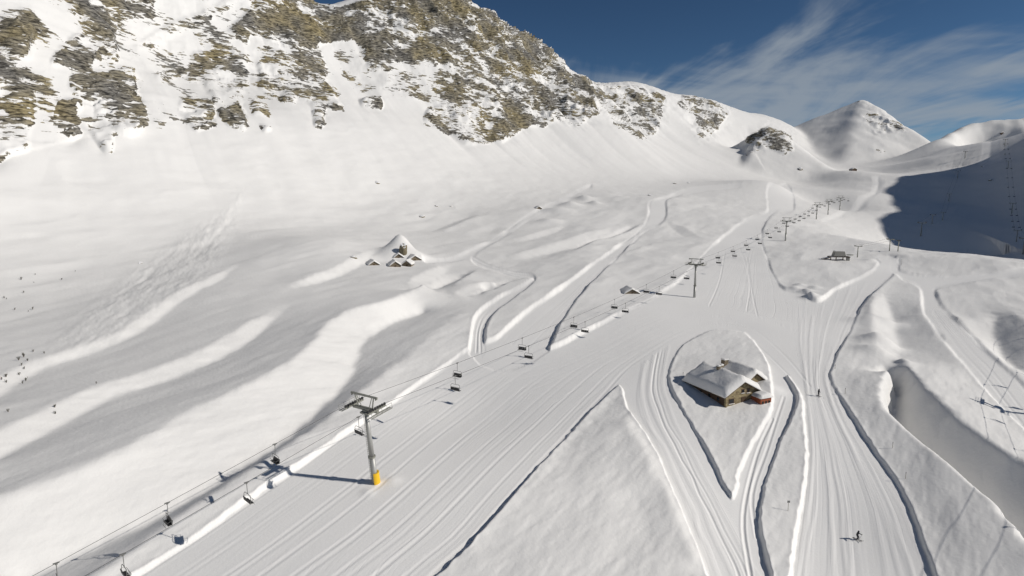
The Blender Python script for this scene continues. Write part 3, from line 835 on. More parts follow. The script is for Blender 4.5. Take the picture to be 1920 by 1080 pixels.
def surf_object(name, mask, mat, smooth=True, parent=None, cn=True):
    q = QUADS[mask]
    if len(q) == 0:
        return None
    used = np.unique(q)
    remap = np.zeros(len(VERT), np.int64); remap[used] = np.arange(len(used))
    q = remap[q].astype(np.int32)
    me = bpy.data.meshes.new(name)
    me.vertices.add(len(used)); me.vertices.foreach_set('co', VERT[used].ravel())
    me.loops.add(q.size); me.loops.foreach_set('vertex_index', q.ravel())
    me.polygons.add(len(q)); me.polygons.foreach_set('loop_start', np.arange(0, q.size, 4, dtype=np.int32))
    me.polygons.foreach_set('loop_total', np.full(len(q), 4, np.int32))
    me.polygons.foreach_set('use_smooth', np.full(len(q), smooth))
    me.update(calc_edges=True)
    a = me.attributes.new('rock', 'FLOAT', 'POINT'); a.data.foreach_set('value', ROCK[used].astype(np.float32))
    a = me.attributes.new('lane', 'FLOAT', 'POINT'); a.data.foreach_set('value', LANE[used].astype(np.float32))
    me.materials.append(mat)
    if smooth and cn:
        me.normals_split_custom_set_from_vertices(VN[used])
    o = bpy.data.objects.new(name, me)
    scene.collection.objects.link(o)
    if parent is not None:
        o.parent = parent
    return o
def tag(o, label=None, cat=None, group=None, kind=None):
    if label: o['label'] = label
    if cat: o['category'] = cat
    if group: o['group'] = group
    if kind: o['kind'] = kind
    return o
tag(surf_object('snow_ground', lab == 0, M_SNOW), 'deep ungroomed snow covering the rolling valley floor', 'ground', kind='structure')
mountain = tag(surf_object('mountain', lab == 1, M_MOUNT), 'long snow covered mountain wall with rocky crags on the left', 'mountain', kind='structure')
peak = tag(surf_object('mountain_peak', lab == 2, M_MOUNT), 'cone shaped snowy peak with a small rock patch below its summit', 'mountain', kind='structure')
tag(surf_object('hill', lab == 3, M_SNOW), 'snowy hillside in blue shade at the right edge', 'hill', kind='structure')
for q, (nm, txt) in enumerate([('main', 'wide groomed ski run passing the stone house and the lift'), ('upper', 'groomed run climbing to a steep square pitch in the middle distance'),
                               ('road', 'narrow winding snow road with a hairpin bend'), ('right', 'groomed run sweeping past the right edge of the picture'),
                               ('trail', 'straight narrow trail leading past the buried huts'), ('bowl', 'small far run dropping from the knoll below the cone'),
                               ('face', 'short steep far run on the right hill')]):
    o = surf_object('ski_run', lab == 10 + names.index(nm), M_PISTE)
    if o:
        tag(o, txt, 'ski run', kind='structure')
for k in range(len(CRAGS)):
    for base, par in ((100, mountain), (200, peak)):
        m = lab == base + k
        if m.sum() > 3:
            surf_object('rock_crag', m, M_MOUNT, smooth=True, parent=par)
# ------------------------------------------------------------------ placing things on the finished surface
FPX_, FPY_, FD_ = to_px(VERT[:, 0].astype(float), VERT[:, 1].astype(float), VERT[:, 2].astype(float))
_ok = (VERT[:, 1] > 20)
def place(px, py):
    """nearest point of the surface seen at a photo pixel"""
    for rad in (1.2, 2.5, 5, 12, 40):
        m = np.nonzero(_ok & (np.abs(FPX_ - px) < rad) & (np.abs(FPY_ - py) < rad))[0]
        if len(m):
            d0 = FD_[m].min()
            m = m[FD_[m] < d0 * 1.05]
            k = m[np.argmin((FPX_[m] - px) ** 2 + (FPY_[m] - py) ** 2)]
            return Vector([float(c) for c in VERT[k]])
    h = hit(px, py); return Vector((h[0], h[1], float(S0(h[0], h[1]))))
_band = {}
def ground(x, y):
    key = (int(x // 20), int(y // 20))
    if key not in _band:
        _band[key] = np.nonzero((VERT[:, 0] > key[0] * 20 - 6) & (VERT[:, 0] < key[0] * 20 + 26) & (VERT[:, 1] > key[1] * 20 - 6) & (VERT[:, 1] < key[1] * 20 + 26))[0]
    m = _band[key]
    if len(m) == 0:
        return float(S0(x, y))
    d = (VERT[m, 0] - x) ** 2 + (VERT[m, 1] - y) ** 2
    k = np.argsort(d)[:4]
    w = 1 / (d[k] + 1e-3)
    return float((VERT[m[k], 2] * w).sum() / w.sum())

# ------------------------------------------------------------------ materials
def mat(name, col, rough=0.6, metal=0.0, var=0.12, scale=3.0, spec=0.4, bump=0.0):
    m, nt, b = new_mat(name)
    L = nt.links.new
    tc = nd(nt, 'ShaderNodeTexCoord')
    n = nd(nt, 'ShaderNodeTexNoise', Scale=scale, Detail=4.0)
    L(tc.outputs['Object'], n.inputs['Vector'])
    mx = nd(nt, 'ShaderNodeMixRGB')
    mx.inputs['Color1'].default_value = tuple(c * (1 - var) for c in col) + (1,)
    mx.inputs['Color2'].default_value = tuple(min(1, c * (1 + var)) for c in col) + (1,)
    L(n.outputs['Fac'], mx.inputs['Fac']); L(mx.outputs[0], b.inputs['Base Color'])
    b.inputs['Roughness'].default_value = rough; b.inputs['Metallic'].default_value = metal
    b.inputs['Specular IOR Level'].default_value = spec
    if bump:
        bp = nd(nt, 'ShaderNodeBump', Strength=0.7, Distance=bump); L(n.outputs['Fac'], bp.inputs['Height']); L(bp.outputs[0], b.inputs['Normal'])
    return m
def stone_mat(name, c1, c2, mortar, scale):
    m, nt, b = new_mat(name); L = nt.links.new
    tc = nd(nt, 'ShaderNodeTexCoord')
    v = nd(nt, 'ShaderNodeTexVoronoi', Scale=scale); v.feature = 'F1'
    mp = nd(nt, 'ShaderNodeMapping'); mp.inputs['Scale'].default_value = (1, 1, 1.7)
    L(tc.outputs['Object'], mp.inputs['Vector']); L(mp.outputs[0], v.inputs['Vector'])
    mx = nd(nt, 'ShaderNodeMixRGB'); mx.inputs['Color1'].default_value = c1 + (1,); mx.inputs['Color2'].default_value = c2 + (1,)
    sp = nd(nt, 'ShaderNodeSeparateXYZ'); L(v.outputs['Color'], sp.inputs[0]); L(sp.outputs['X'], mx.inputs['Fac'])
    ed = nd(nt, 'ShaderNodeTexVoronoi', Scale=scale); ed.feature = 'DISTANCE_TO_EDGE'; L(mp.outputs[0], ed.inputs['Vector'])
    r = nd(nt, 'ShaderNodeMapRange'); r.inputs['From Max'].default_value = 0.07; L(ed.outputs['Distance'], r.inputs['Value'])
    m2 = nd(nt, 'ShaderNodeMixRGB'); m2.inputs['Color1'].default_value = mortar + (1,); L(mx.outputs[0], m2.inputs['Color2']); L(r.outputs[0], m2.inputs['Fac'])
    L(m2.outputs[0], b.inputs['Base Color']); b.inputs['Roughness'].default_value = 0.85
    bp = nd(nt, 'ShaderNodeBump', Strength=0.8, Distance=0.05); L(r.outputs[0], bp.inputs['Height']); L(bp.outputs[0], b.inputs['Normal'])
    return m
M_STEEL = mat('galvanised_steel', (0.42, 0.42, 0.40), 0.5, 0.35, 0.15, 2.0)
M_HEAD = mat('weathered_lift_steel', (0.30, 0.30, 0.26), 0.6, 0.25, 0.3, 2.5)
M_RUBBER = mat('dark_rubber', (0.03, 0.03, 0.03), 0.7, 0, 0.2)
M_YELLOW = mat('yellow_foam_pad', (0.85, 0.52, 0.02), 0.6, 0, 0.08)
M_ROPE = mat('steel_rope', (0.06, 0.06, 0.055), 0.6, 0.3, 0.1)
M_SEAT = mat('black_seat_pad', (0.018, 0.018, 0.02), 0.55, 0, 0.2)
M_FRAME = mat('grey_chair_tube', (0.20, 0.20, 0.19), 0.45, 0.5, 0.15)
M_RSNOW = mat('roof_snow', (0.80, 0.79, 0.765), 0.6, 0, 0.03, 1.5, 0.25, 0.12)
M_STONE = stone_mat('house_stone', (0.17, 0.125, 0.06), (0.36, 0.29, 0.16), (0.26, 0.22, 0.15), 1.7)
M_DSTONE = stone_mat('hut_stone', (0.14, 0.11, 0.075), (0.28, 0.23, 0.15), (0.09, 0.075, 0.06), 1.6)
M_BRICK = mat('red_brown_boards', (0.30, 0.085, 0.035), 0.75, 0, 0.3, 6.0)
M_WOOD_AND_SHADE = mat('dark_timber_and_wall_shade', (0.075, 0.045, 0.025), 0.8, 0, 0.3, 4.0)  # real timber, also the shade colour of the house side walls
M_GLASS = mat('window_glass', (0.015, 0.018, 0.02), 0.12, 0, 0.1)
M_TAN = mat('window_frame_wood', (0.12, 0.06, 0.03), 0.7, 0, 0.2)
M_GREY = mat('grey_cladding', (0.30, 0.29, 0.26), 0.7, 0, 0.1)
M_ROCKM = mat('boulder_rock', (0.17, 0.14, 0.10), 0.9, 0, 0.5, 0.9, 0.2, 0.2)
M_LEAF = mat('shrub_needles', (0.10, 0.10, 0.075), 0.8, 0, 0.3, 2.0)
M_TWIG = mat('shrub_twig', (0.16, 0.14, 0.11), 0.85, 0, 0.3, 3.0)
M_JACKET = mat('dark_ski_suit', (0.016, 0.018, 0.024), 0.7, 0, 0.3)
M_SKI = mat('ski_base', (0.10, 0.09, 0.09), 0.35, 0, 0.2)
M_HELM = mat('helmet', (0.02, 0.02, 0.022), 0.3, 0, 0.1)
M_POLE = mat('marker_pole', (0.30, 0.27, 0.20), 0.7, 0, 0.2)
M_SIGN = mat('sign_plate', (0.22, 0.22, 0.21), 0.6, 0, 0.1)

# ------------------------------------------------------------------ mesh builder
class MB:
    def __init__(s):
        s.v, s.f = [], []
    def add(s, vs, fs):
        o = len(s.v); s.v += [tuple(v) for v in vs]; s.f += [tuple(i + o for i in f) for f in fs]; return s
    def box(s, c, d, rot=None):
        c = Vector(c); h = Vector(d) / 2
        vs = [Vector((x * h.x, y * h.y, z * h.z)) for x in (-1, 1) for y in (-1, 1) for z in (-1, 1)]
        if rot is not None:
            vs = [rot @ v for v in vs]
        return s.add([v + c for v in vs], [(0, 1, 3, 2), (4, 6, 7, 5), (0, 4, 5, 1), (2, 3, 7, 6), (0, 2, 6, 4), (1, 5, 7, 3)])
    def tube(s, a, b, r0, r1=None, n=8):
        a, b = Vector(a), Vector(b); r1 = r0 if r1 is None else r1
        q = (b - a).to_track_quat('Z', 'Y')
        vs = []
        for p, r in ((a, r0), (b, r1)):
            for k in range(n):
                t = 2 * math.pi * k / n
                vs.append(p + q @ Vector((r * math.cos(t), r * math.sin(t), 0)))
        fs = [(k, (k + 1) % n, n + (k + 1) % n, n + k) for k in range(n)] + [tuple(range(n - 1, -1, -1)), tuple(range(n, 2 * n))]
        return s.add(vs, fs)
    def path(s, pts, r, n=6):
        for a, b in zip(pts[:-1], pts[1:]):
            s.tube(a, b, r, n=n)
        return s
    def build(s, name, material, parent=None, smooth=False, bevel=0.0):
        me = bpy.data.meshes.new(name); me.from_pydata([tuple(v) for v in s.v], [], s.f); me.update()
        me.materials.append(material)
        if smooth:
            me.polygons.foreach_set('use_smooth', [True] * len(me.polygons))
        o = bpy.data.objects.new(name, me); scene.collection.objects.link(o)
        if bevel:
            md = o.modifiers.new('bevel', 'BEVEL'); md.width = bevel; md.segments = 2; md.limit_method = 'ANGLE'
        if parent is not None:
            o.parent = parent
        return o
def empty(name, loc, rot=(0, 0, 0)):
    o = bpy.data.objects.new(name, None); scene.collection.objects.link(o)
    o.location = loc; o.rotation_euler = rot; o.empty_display_size = 0.3
    return o
def copy_tree(o, parent=None, skip=()):
    c = o.copy(); scene.collection.objects.link(c)
    if parent is not None:
        c.parent = parent
    for ch in o.children:
        if ch.name.split('.')[0] not in skip:
            copy_tree(ch, c, skip)
    return c
def ordinal(n):
    return ['first', 'second', 'third', 'fourth', 'fifth', 'sixth', 'seventh', 'eighth', 'ninth', 'tenth', 'eleventh', 'twelfth', 'thirteenth', 'fourteenth', 'fifteenth',
            'sixteenth', 'seventeenth', 'eighteenth', 'nineteenth', 'twentieth', 'twenty-first', 'twenty-second', 'twenty-third', 'twenty-fourth', 'twenty-fifth', 'twenty-sixth'][n]

# ------------------------------------------------------------------ chairlift towers
GAUGE = 2.75
def make_tower():
    t = empty('lift_tower', (0, 0, 0))
    col = MB().tube((0, 0, -1.5), (0, 0, 5.2), .60, .52, 18).tube((0, 0, 5.2), (0, 0, 13.7), .50, .36, 18).build('column', M_STEEL, t, True)
    MB().tube((0, 0, 5.05), (0, 0, 5.35), .68, .68, 18).build('flange', M_HEAD, col)
    m = MB()
    for s in (-.22, .22):
        m.tube((s, -.72, .6), (s, -.50, 13.4), .03, n=5)
    for k in range(32):
        z = 1.0 + k * .39; y = -.72 + .22 * (z - .6) / 12.8
        m.tube((-.22, y, z), (.22, y, z), .02, n=4)
    m.build('ladder', M_HEAD, t)
    MB().box((0, 0, 13.85), (1.5, 1.5, .3)).box((0, 0, 14.15), (.9, .9, .35)).build('head_plate', M_HEAD, t)
    MB().box((0, 0, 14.45), (6.0, .55, .5)).box((0, 0, 14.75), (3.0, .35, .12)).build('crossarm', M_HEAD, t, bevel=.03)
    g = MB()
    for s in (-1, 1):
        g.tube((s * 1.7, 0, 14.7), (s * 2.3, 0, 16.9), .11, n=8).tube((s * .9, 0, 14.7), (s * 1.9, 0, 16.9), .07, n=6)
    g.box((0, 0, 16.98), (6.4, .26, .3))
    for s in (-1, 1):
        g.box((s * 2.9, 0, 16.75), (.12, .5, .35))
    g.build('lifting_frame', M_HEAD, t)
    for s in (-1, 1):
        b = MB().box((s * GAUGE, 0, 14.72), (.16, 4.3, .26)).box((s * GAUGE, -1.1, 14.98), (.10, 1.9, .16)).box((s * GAUGE, 1.1, 14.98), (.10, 1.9, .16)).build('sheave_beam', M_HEAD, t)
        for k in range(8):
            y = -1.93 + k * .55
            MB().tube((s * GAUGE - .09, y, 15.12), (s * GAUGE + .09, y, 15.12), .25, n=14).build('sheave_wheel', M_RUBBER, b)
        w = MB()
        for x in (s * (GAUGE + .55), s * (GAUGE + 1.25)):
            w.box((x, 0, 14.35), (.07, 5.0, .12))
        for k in range(17):
            w.box((s * (GAUGE + .9), -2.4 + k * .3, 14.36), (.7, .09, .05))
        w.build('walkway', M_HEAD, t)
        r = MB()
        for k in range(5):
            r.tube((s * (GAUGE + 1.27), -2.4 + k * 1.2, 14.35), (s * (GAUGE + 1.27), -2.4 + k * 1.2, 15.35), .03, n=5)
        for z in (14.9, 15.35):
            r.tube((s * (GAUGE + 1.27), -2.4, z), (s * (GAUGE + 1.27), 2.4, z), .03, n=5)
        r.build('handrail', M_HEAD, t)
    return t
tw_px = [(703, 905), (1302, 558), (1472, 452), (1531, 411), (1552, 402), (1575, 394)]
tw_pos = [place(*p) for p in tw_px]
tw_lab = ['grey chairlift tower with yellow padding at its foot beside the wide run', 'chairlift tower standing at the bend of the wide run above the stone house',
          'chairlift tower midway up the valley beside the upper run, third up the line', 'chairlift tower fourth up the line with a long row of chairs below it',
          'chairlift tower fifth up the line, close behind the fourth', 'chairlift tower farthest up the valley, last before the knoll']
tower0 = make_tower()
TOWERS = []
for k, p in enumerate(tw_pos):
    t = tower0 if k == 0 else copy_tree(tower0)
    a = tw_pos[max(0, k - 1)]; b = tw_pos[min(len(tw_pos) - 1, k + 1)]
    az = math.atan2(-(b.x - a.x), b.y - a.y)
    if k == 0:
        az = math.atan2(-(b.x - p.x), b.y - p.y)
    t.rotation_mode = 'ZYX'
    t.rotation_euler = (R(7.0) if k == 0 else 0, 0, az)
    t.rotation_mode = 'XYZ'
    t.matrix_world = Matrix.Translation(p) @ Matrix.Rotation(az, 4, 'Z') @ Matrix.Rotation(R(6.5) if k == 0 else 0, 4, 'X')
    tag(t, tw_lab[k], 'lift tower', 'towers of the main chairlift')
    TOWERS.append(t)
pad = MB()
pv, pf = [], []
for z in (0.0, 2.1):
    for k in range(13):
        an = math.radians(-15 + 150 * k / 12)
        for rr in (.66, .92):
            pv.append((rr * math.cos(an), rr * math.sin(an), z))
for k in range(12):
    a = 2 * k; b = a + 26
    pf += [(a + 1, a + 3, b + 3, b + 1), (a, b, b + 2, a + 2), (b, b + 1, b + 3, b + 2), (a, a + 2, a + 3, a + 1)]
pf += [(0, 1, 27, 26), (24, 50, 51, 25)]
pad.add(pv, pf)
po = pad.build('padding', M_YELLOW, TOWERS[0])
po['label'] = 'yellow foam padding round the foot'
po.matrix_local = Matrix.Rotation(R(-38), 4, 'Z')
bpy.context.view_layer.update()

# ------------------------------------------------------------------ ropes
def head(t, s):
    return t.matrix_world @ Vector((s * GAUGE, 0, 15.42))
def catenary(a, b, sag, n=20):
    return [a.lerp(b, k / n) - Vector((0, 0, sag * 4 * (k / n) * (1 - k / n))) for k in range(n + 1)]
ROPES = {}
for s, endpx in ((-1, (105, 1052, 78)), (1, (230, 1035, 78))):
    h = [head(t, s) for t in TOWERS]
    e = Vector(at(*endpx)); e = h[0] + (e - h[0]) * 2.2
    pts = catenary(e, h[0], 0.3, 24)
    for a, b in zip(h[:-1], h[1:]):
        pts += catenary(a, b, (b - a).length * 0.011, 30)[1:]
    l = h[-1] + (h[-1] - h[-2]).normalized() * 60 + Vector((0, 0, -6)); pts.append(l)
    ROPES[s] = pts
    o = MB().path(pts, .03, 6).build('haul_rope', M_ROPE)
    tag(o, 'thin steel rope on the %s side of the main chairlift towers' % ('left' if s < 0 else 'right'), 'rope', 'haul ropes of the main chairlift')

# ------------------------------------------------------------------ chairs
def make_chair():
    c = empty('lift_chair', (0, 0, 0))                     # origin at the grip, +Y is travel
    MB().box((0, 0, .02), (.16, .7, .14)).box((0, 0, -.1), (.12, .3, .2)).build('grip', M_FRAME, c)
    MB().path([(0, 0, -.1), (0, .02, -1.5), (0, .05, -1.75)], .045, 7).build('hanger', M_FRAME, c)
    W2 = 1.12
    m = MB().path([(-W2, -.1, -2.95), (-W2, -.02, -2.0), (-W2 * .82, .03, -1.78), (W2 * .82, .03, -1.78), (W2, -.02, -2.0), (W2, -.1, -2.95)], .04, 7)
    m.path([(-W2, .45, -3.0), (-W2, -.1, -2.95)], .035, 6).path([(W2, .45, -3.0), (W2, -.1, -2.95)], .035, 6)
    m.build('bail', M_FRAME, c)
    for k in range(4):
        x = -.81 + k * .54
        MB().box((x, .16, -2.98), (.5, .56, .10)).build('seat', M_SEAT, c, bevel=.03)
        MB().box((x, -.16, -2.66), (.5, .09, .62), Matrix.Rotation(R(8), 3, 'X')).build('backrest', M_SEAT, c, bevel=.03)
    MB().path([(-W2, .0, -2.35), (-W2 * .95, .50, -2.55), (W2 * .95, .50, -2.55), (W2, .0, -2.35)], .028, 6).path([(-.3, .5, -2.55), (-.3, .62, -3.35)], .022, 5).path([(.3, .5, -2.55), (.3, .62, -3.35)], .022, 5).path([(-.8, .62, -3.35), (.8, .62, -3.35)], .025, 6).build('restraint_bar', M_FRAME, c)
    return c
chair0 = make_chair()
chair_used = [False]
def put_chair(p, d, up, label, group):
    c = chair0 if not chair_used[0] else copy_tree(chair0)
    chair_used[0] = True
    if not up:
        d = -d
    c.matrix_world = Matrix.Translation(p) @ Matrix.Rotation(math.atan2(-d.x, d.y), 4, 'Z')
    tag(c, label, 'lift chair', group)
    return c
def rope_at_px(pts, px):
    for a, b in zip(pts[:-1], pts[1:]):
        pa = to_px(*a)[0]; pb = to_px(*b)[0]
        if (pa - px) * (pb - px) <= 0 and pa != pb:
            t = (px - pa) / (pb - pa)
            return a.lerp(b, t), (b - a).normalized()
    return None
def along(pts, s):
    for a, b in zip(pts[:-1], pts[1:]):
        L = (b - a).length
        if s <= L:
            return a.lerp(b, s / L), (b - a).normalized()
        s -= L
    return None
CH = {-1: ([105, 313, 515], [857, 979, 1076, 1152, 1212, 1263]), 1: ([230, 462, 672], [853, 991, 1097, 1173, 1236, 1288])}
grp = 'chairs hanging from the main chairlift'
for s in (-1, 1):
    side = 'left' if s < 0 else 'right'
    look = 'returning empty' if s < 0 else 'black-backed'
    low, mid = CH[s]
    for k, px in enumerate(reversed(low)):
        r = rope_at_px(ROPES[s], px)
        if r:
            put_chair(r[0], r[1], s > 0, '%s chair on the %s rope, %s below the yellow padded tower' % (look, side, ordinal(k)), grp)
    for k, px in enumerate(mid):
        r = rope_at_px(ROPES[s], px)
        if r:
            put_chair(r[0], r[1], s > 0, '%s chair on the %s rope, %s above the yellow padded tower' % (look, side, ordinal(k)), grp)
    h = [head(t, s) for t in TOWERS]
    up = ROPES[s][54:]
    dist = 16.0 if s < 0 else 27.0
    n = 0
    while n < 20:
        r = along(up, dist)
        if r is None:
            break
        put_chair(r[0], r[1], s > 0, '%s chair on the %s rope, %s above the second tower' % (look, side, ordinal(n)), grp)
        n += 1; dist += 30.5

# ------------------------------------------------------------------ other lifts
def make_pylon():
    t = empty('lift_pylon', (0, 0, 0))
    MB().tube((0, 0, -1), (0, 0, 9.2), .42, .28, 12).build('column', M_HEAD, t, True)
    MB().box((0, 0, 9.3), (5.4, .4, .45)).build('crossarm', M_HEAD, t)
    for s in (-1, 1):
        b = MB().box((s * 2.4, 0, 9.6), (.25, 3.0, .4)).build('sheave_beam', M_HEAD, t)
        for k in range(5):
            MB().tube((s * 2.4 - .1, -1.2 + k * .6, 9.85), (s * 2.4 + .1, -1.2 + k * .6, 9.85), .26, n=10).build('sheave_wheel', M_RUBBER, b)
    return t
pylon0 = make_pylon()
used = [False]
def put_pylon(p, az, hgt, label, group):
    t = pylon0 if not used[0] else copy_tree(pylon0)
    used[0] = True
    t.location = p; t.rotation_euler = (0, 0, az); s = hgt / 9.8
    t.scale = (max(s, .8), max(s, .8), s)
    tag(t, label, 'lift pylon', group)
    return t
def pylon_line(pxs, labels, group, rope=True):
    ps = [place(p[0], p[1]) for p in pxs]
    tops = []
    for k, (p, q) in enumerate(zip(ps, pxs)):
        a, b = ps[max(0, k - 1)], ps[min(len(ps) - 1, k + 1)]
        d = to_px(p.x, p.y, p.z)[2]
        hgt = q[2] * d / FPX / 0.97
        az = math.atan2(-(b.x - a.x), b.y - a.y)
        put_pylon(p, az, hgt, labels[k], group)
        c, s_ = math.cos(az), math.sin(az)
        tops.append((p + Vector((-2.4 * c, -2.4 * s_, hgt)), p + Vector((2.4 * c, 2.4 * s_, hgt))))
    if rope:
        for w, side in ((0, 'left'), (1, 'right')):
            m = MB()
            for a, b in zip(tops[:-1], tops[1:]):
                m.path(catenary(a[w], b[w], (b[w] - a[w]).length * .012, 10), .05, 5)
            tag(m.build('haul_rope', M_ROPE), 'thin %s rope along the %s' % (side, group), 'rope', 'ropes of the ' + group)
    return tops
pylon_line([(1608, 482, 21), (1668, 471, 22), (1683, 471, 20)],
           ['T-shaped pylon just right of the small snow covered lift station', 'left one of two pylons close together above the right plateau', 'right one of two pylons close together above the right plateau'],
           'short lift beside the station', rope=True)
pylon_line([(1726, 443, 25), (1748, 420, 17), (1767, 413, 15), (1779, 378, 14), (1795, 335, 14), (1808, 298, 13)],
           ['lowest and tallest pylon at the foot of the shaded hill', 'second pylon up the shaded hillside', 'third pylon up the shaded hillside', 'fourth pylon up the shaded hillside', 'fifth pylon up the shaded hillside',
            'topmost pylon near the lit crest of the shaded hill'], 'lift climbing the shaded hill', rope=True)
tD = pylon_line([(1919, 476, 30), (1905, 453, 22), (1898, 400, 19), (1889, 315, 14), (1884, 275, 13)],
           ['dark pylon cut by the right edge of the picture', 'dark pylon second from the right edge in the shade', 'dark pylon high on the shaded hill near the right edge', 'dark pylon below the lit pitch of the right hill', 'dark pylon on the lit crest of the right hill'],
           'chairlift at the right edge', rope=True)
cnt = [0, 0]
for a, b in zip(tD[1:-1], tD[2:]):
    for w in (0, 1):
        for t in (.2, .42, .64, .86):
            p = a[w].lerp(b[w], t) - Vector((0, 0, (b[w] - a[w]).length * .012 * 4 * t * (1 - t)))
            put_chair(p, (b[w] - a[w]).normalized(), w == 1, 'tiny dark chair on the %s rope of the right edge lift, %s up' % (('left', 'right')[w], ordinal(cnt[w])), 'chairs of the chairlift at the right edge')
            cnt[w] += 1
# the next tower down that lift stands outside the picture; its shadow and the shadows of its chairs fall across the run
sh = 15.4 / math.tan(SUN_EL)
sx, sy = -TO_SUN.x / math.cos(SUN_EL), -TO_SUN.y / math.cos(SUN_EL)
q = place(1836, 755); bx, by = q.x - sx * sh, q.y - sy * sh
t = copy_tree(tower0, skip=('padding',))
t.matrix_world = Matrix.Translation((bx, by, ground(bx, by))) @ Matrix.Rotation(R(-38), 4, 'Z')
tag(t, 'tower outside the right edge whose shadow crosses the snow', 'lift tower', 'towers of the right chairlift')
bpy.context.view_layer.update()
for w, sd in ((0, -1), (1, 1)):
    h0 = head(t, sd); far = tD[0][w]
    dr_ = (far - h0).normalized(); low_ = h0 - Vector((dr_.x, dr_.y, 0)).normalized() * 110 - Vector((0, 0, 9))
    rp = catenary(low_, h0, .6, 14) + catenary(h0, far, 5.0, 40)[1:]
    tag(MB().path(rp, .035, 6).build('haul_rope', M_ROPE), 'thin %s rope running down past the right edge of the picture' % ('left', 'right')[w], 'rope', 'ropes of the chairlift at the right edge')
    for k in range(7):
        r = along(rp, 22 + (0 if w else 14) + k * 31)
        put_chair(r[0], r[1], w == 1, 'chair on the %s rope outside the right edge, %s from the bottom' % (('left', 'right')[w], ordinal(k)), 'chairs of the chairlift at the right edge')

# ------------------------------------------------------------------ snow slabs on roofs
def slab(pts_top, th, name, parent, bev=.22, material=None):
    """thick rounded snow lying on a roof plane; pts are the four roof corners"""
    m = MB(); up = Vector((0, 0, th))
    vs = [Vector(p) + Vector((0, 0, .03)) for p in pts_top]
    m.add(vs + [v + up for v in vs], [(3, 2, 1, 0), (4, 5, 6, 7), (0, 1, 5, 4), (1, 2, 6, 5), (2, 3, 7, 6), (3, 0, 4, 7)])
    o = m.build(name, material or M_RSNOW, parent, True)
    return o
def snow_roof(parent, x0, x1, y0, y1, ze, zr, th, over=.5):
    """continuous snow cover over a gable roof, ridge along Y, sagging and rounded at the eaves"""
    m = MB(); nx, ny = 18, 16
    xm = (x0 + x1) / 2; hw = (x1 - x0) / 2 + over
    rgn = random.Random(int(ze * 100 + x0 * 7))
    ph = rgn.uniform(0, 6)
    def roofz(x):
        return zr - (zr - ze) * abs(x - xm) / ((x1 - x0) / 2)
    top, bot = [], []
    for i in range(nx + 1):
        for j in range(ny + 1):
            u = i / nx * 2 - 1; v = j / ny * 2 - 1
            x = xm + u * hw; y = (y0 + y1) / 2 + v * ((y1 - y0) / 2 + over)
            ed = min(1, (1 - abs(u)) * 7) ; ev = min(1, (1 - abs(v)) * 7)
            prof = math.sqrt(max(0, 1 - (1 - ed) ** 2)) * math.sqrt(max(0, 1 - (1 - ev) ** 2))
            rz = roofz(x)
            rr = zr - (zr - ze) * (math.sqrt((x - xm) ** 2 + .8) - .55) / ((x1 - x0) / 2)
            z = max(rz, rr - .1) * 1.0 + th * (.12 + .88 * prof) * (1 + .12 * math.sin(x * 1.1 + ph) * math.cos(y * .8 + ph) + .05 * math.sin(x * 3.1 + y * 2.3)) - .05 * th * math.sin((y + ph) * .9) * abs(u)
            top.append((x, y, z)); bot.append((x, y, rz + .02))
    n1 = ny + 1; N = len(top)
    fs = []
    for i in range(nx):
        for j in range(ny):
            a = i * n1 + j
            fs.append((a, a + n1, a + n1 + 1, a + 1)); fs.append((N + a, N + a + 1, N + a + n1 + 1, N + a + n1))
    for i in range(nx):
        for j in (0, ny):
            a = i * n1 + j; f = (a, N + a, N + a + n1, a + n1); fs.append(f if j == 0 else f[::-1])
    for j in range(ny):
        for i in (0, nx):
            a = i * n1 + j; f = (a, a + 1, N + a + 1, N + a); fs.append(f if i == 0 else f[::-1])
    m.add(top + bot, fs)
    return m.build('roof_snow', M_RSNOW, parent, True)
def gable_walls(parent, x0, x1, y0, y1, zb, ze, zr, material, name='wall', side=None):
    xm = (x0 + x1) / 2
    for y, fl in ((y0, 1), (y1, -1)):
        w = .25 * fl
        vs = [(x0, y, zb), (x1, y, zb), (x1, y, ze), (xm, y, zr), (x0, y, ze)]
        vs += [(a, b + w, c) for a, b, c in vs]
        fs = [(0, 1, 2, 3, 4), (9, 8, 7, 6, 5)] + [(k, k + 5, (k + 1) % 5 + 5, (k + 1) % 5) for k in range(5)]
        MB().add(vs, fs).build('gable_' + name, material, parent)
    for x, fl in ((x0, 1), (x1, -1)):
        MB().box((x + .125 * fl, (y0 + y1) / 2, (zb + ze) / 2), (.25, abs(y1 - y0) - .51, ze - zb)).build('side_' + name, side or material, parent)
def roof_deck(parent, x0, x1, y0, y1, ze, zr, over, material):
    xm = (x0 + x1) / 2; k = (zr - ze) / ((x1 - x0) / 2)
    r = None
    vs = []
    for dz in (-.16, 0):
        for y in (y0 - over, y1 + over):
            vs += [(x0 - over, y, ze - over * k + dz), (xm, y, zr + dz), (x1 + over, y, ze - over * k + dz)]
    fs = [(0, 1, 4, 3), (1, 2, 5, 4), (6, 9, 10, 7), (7, 10, 11, 8), (0, 6, 7, 1), (1, 7, 8, 2), (3, 4, 10, 9), (4, 5, 11, 10), (0, 3, 9, 6), (2, 8, 11, 5)]
    return MB().add(vs, fs).build('roof', material, parent)
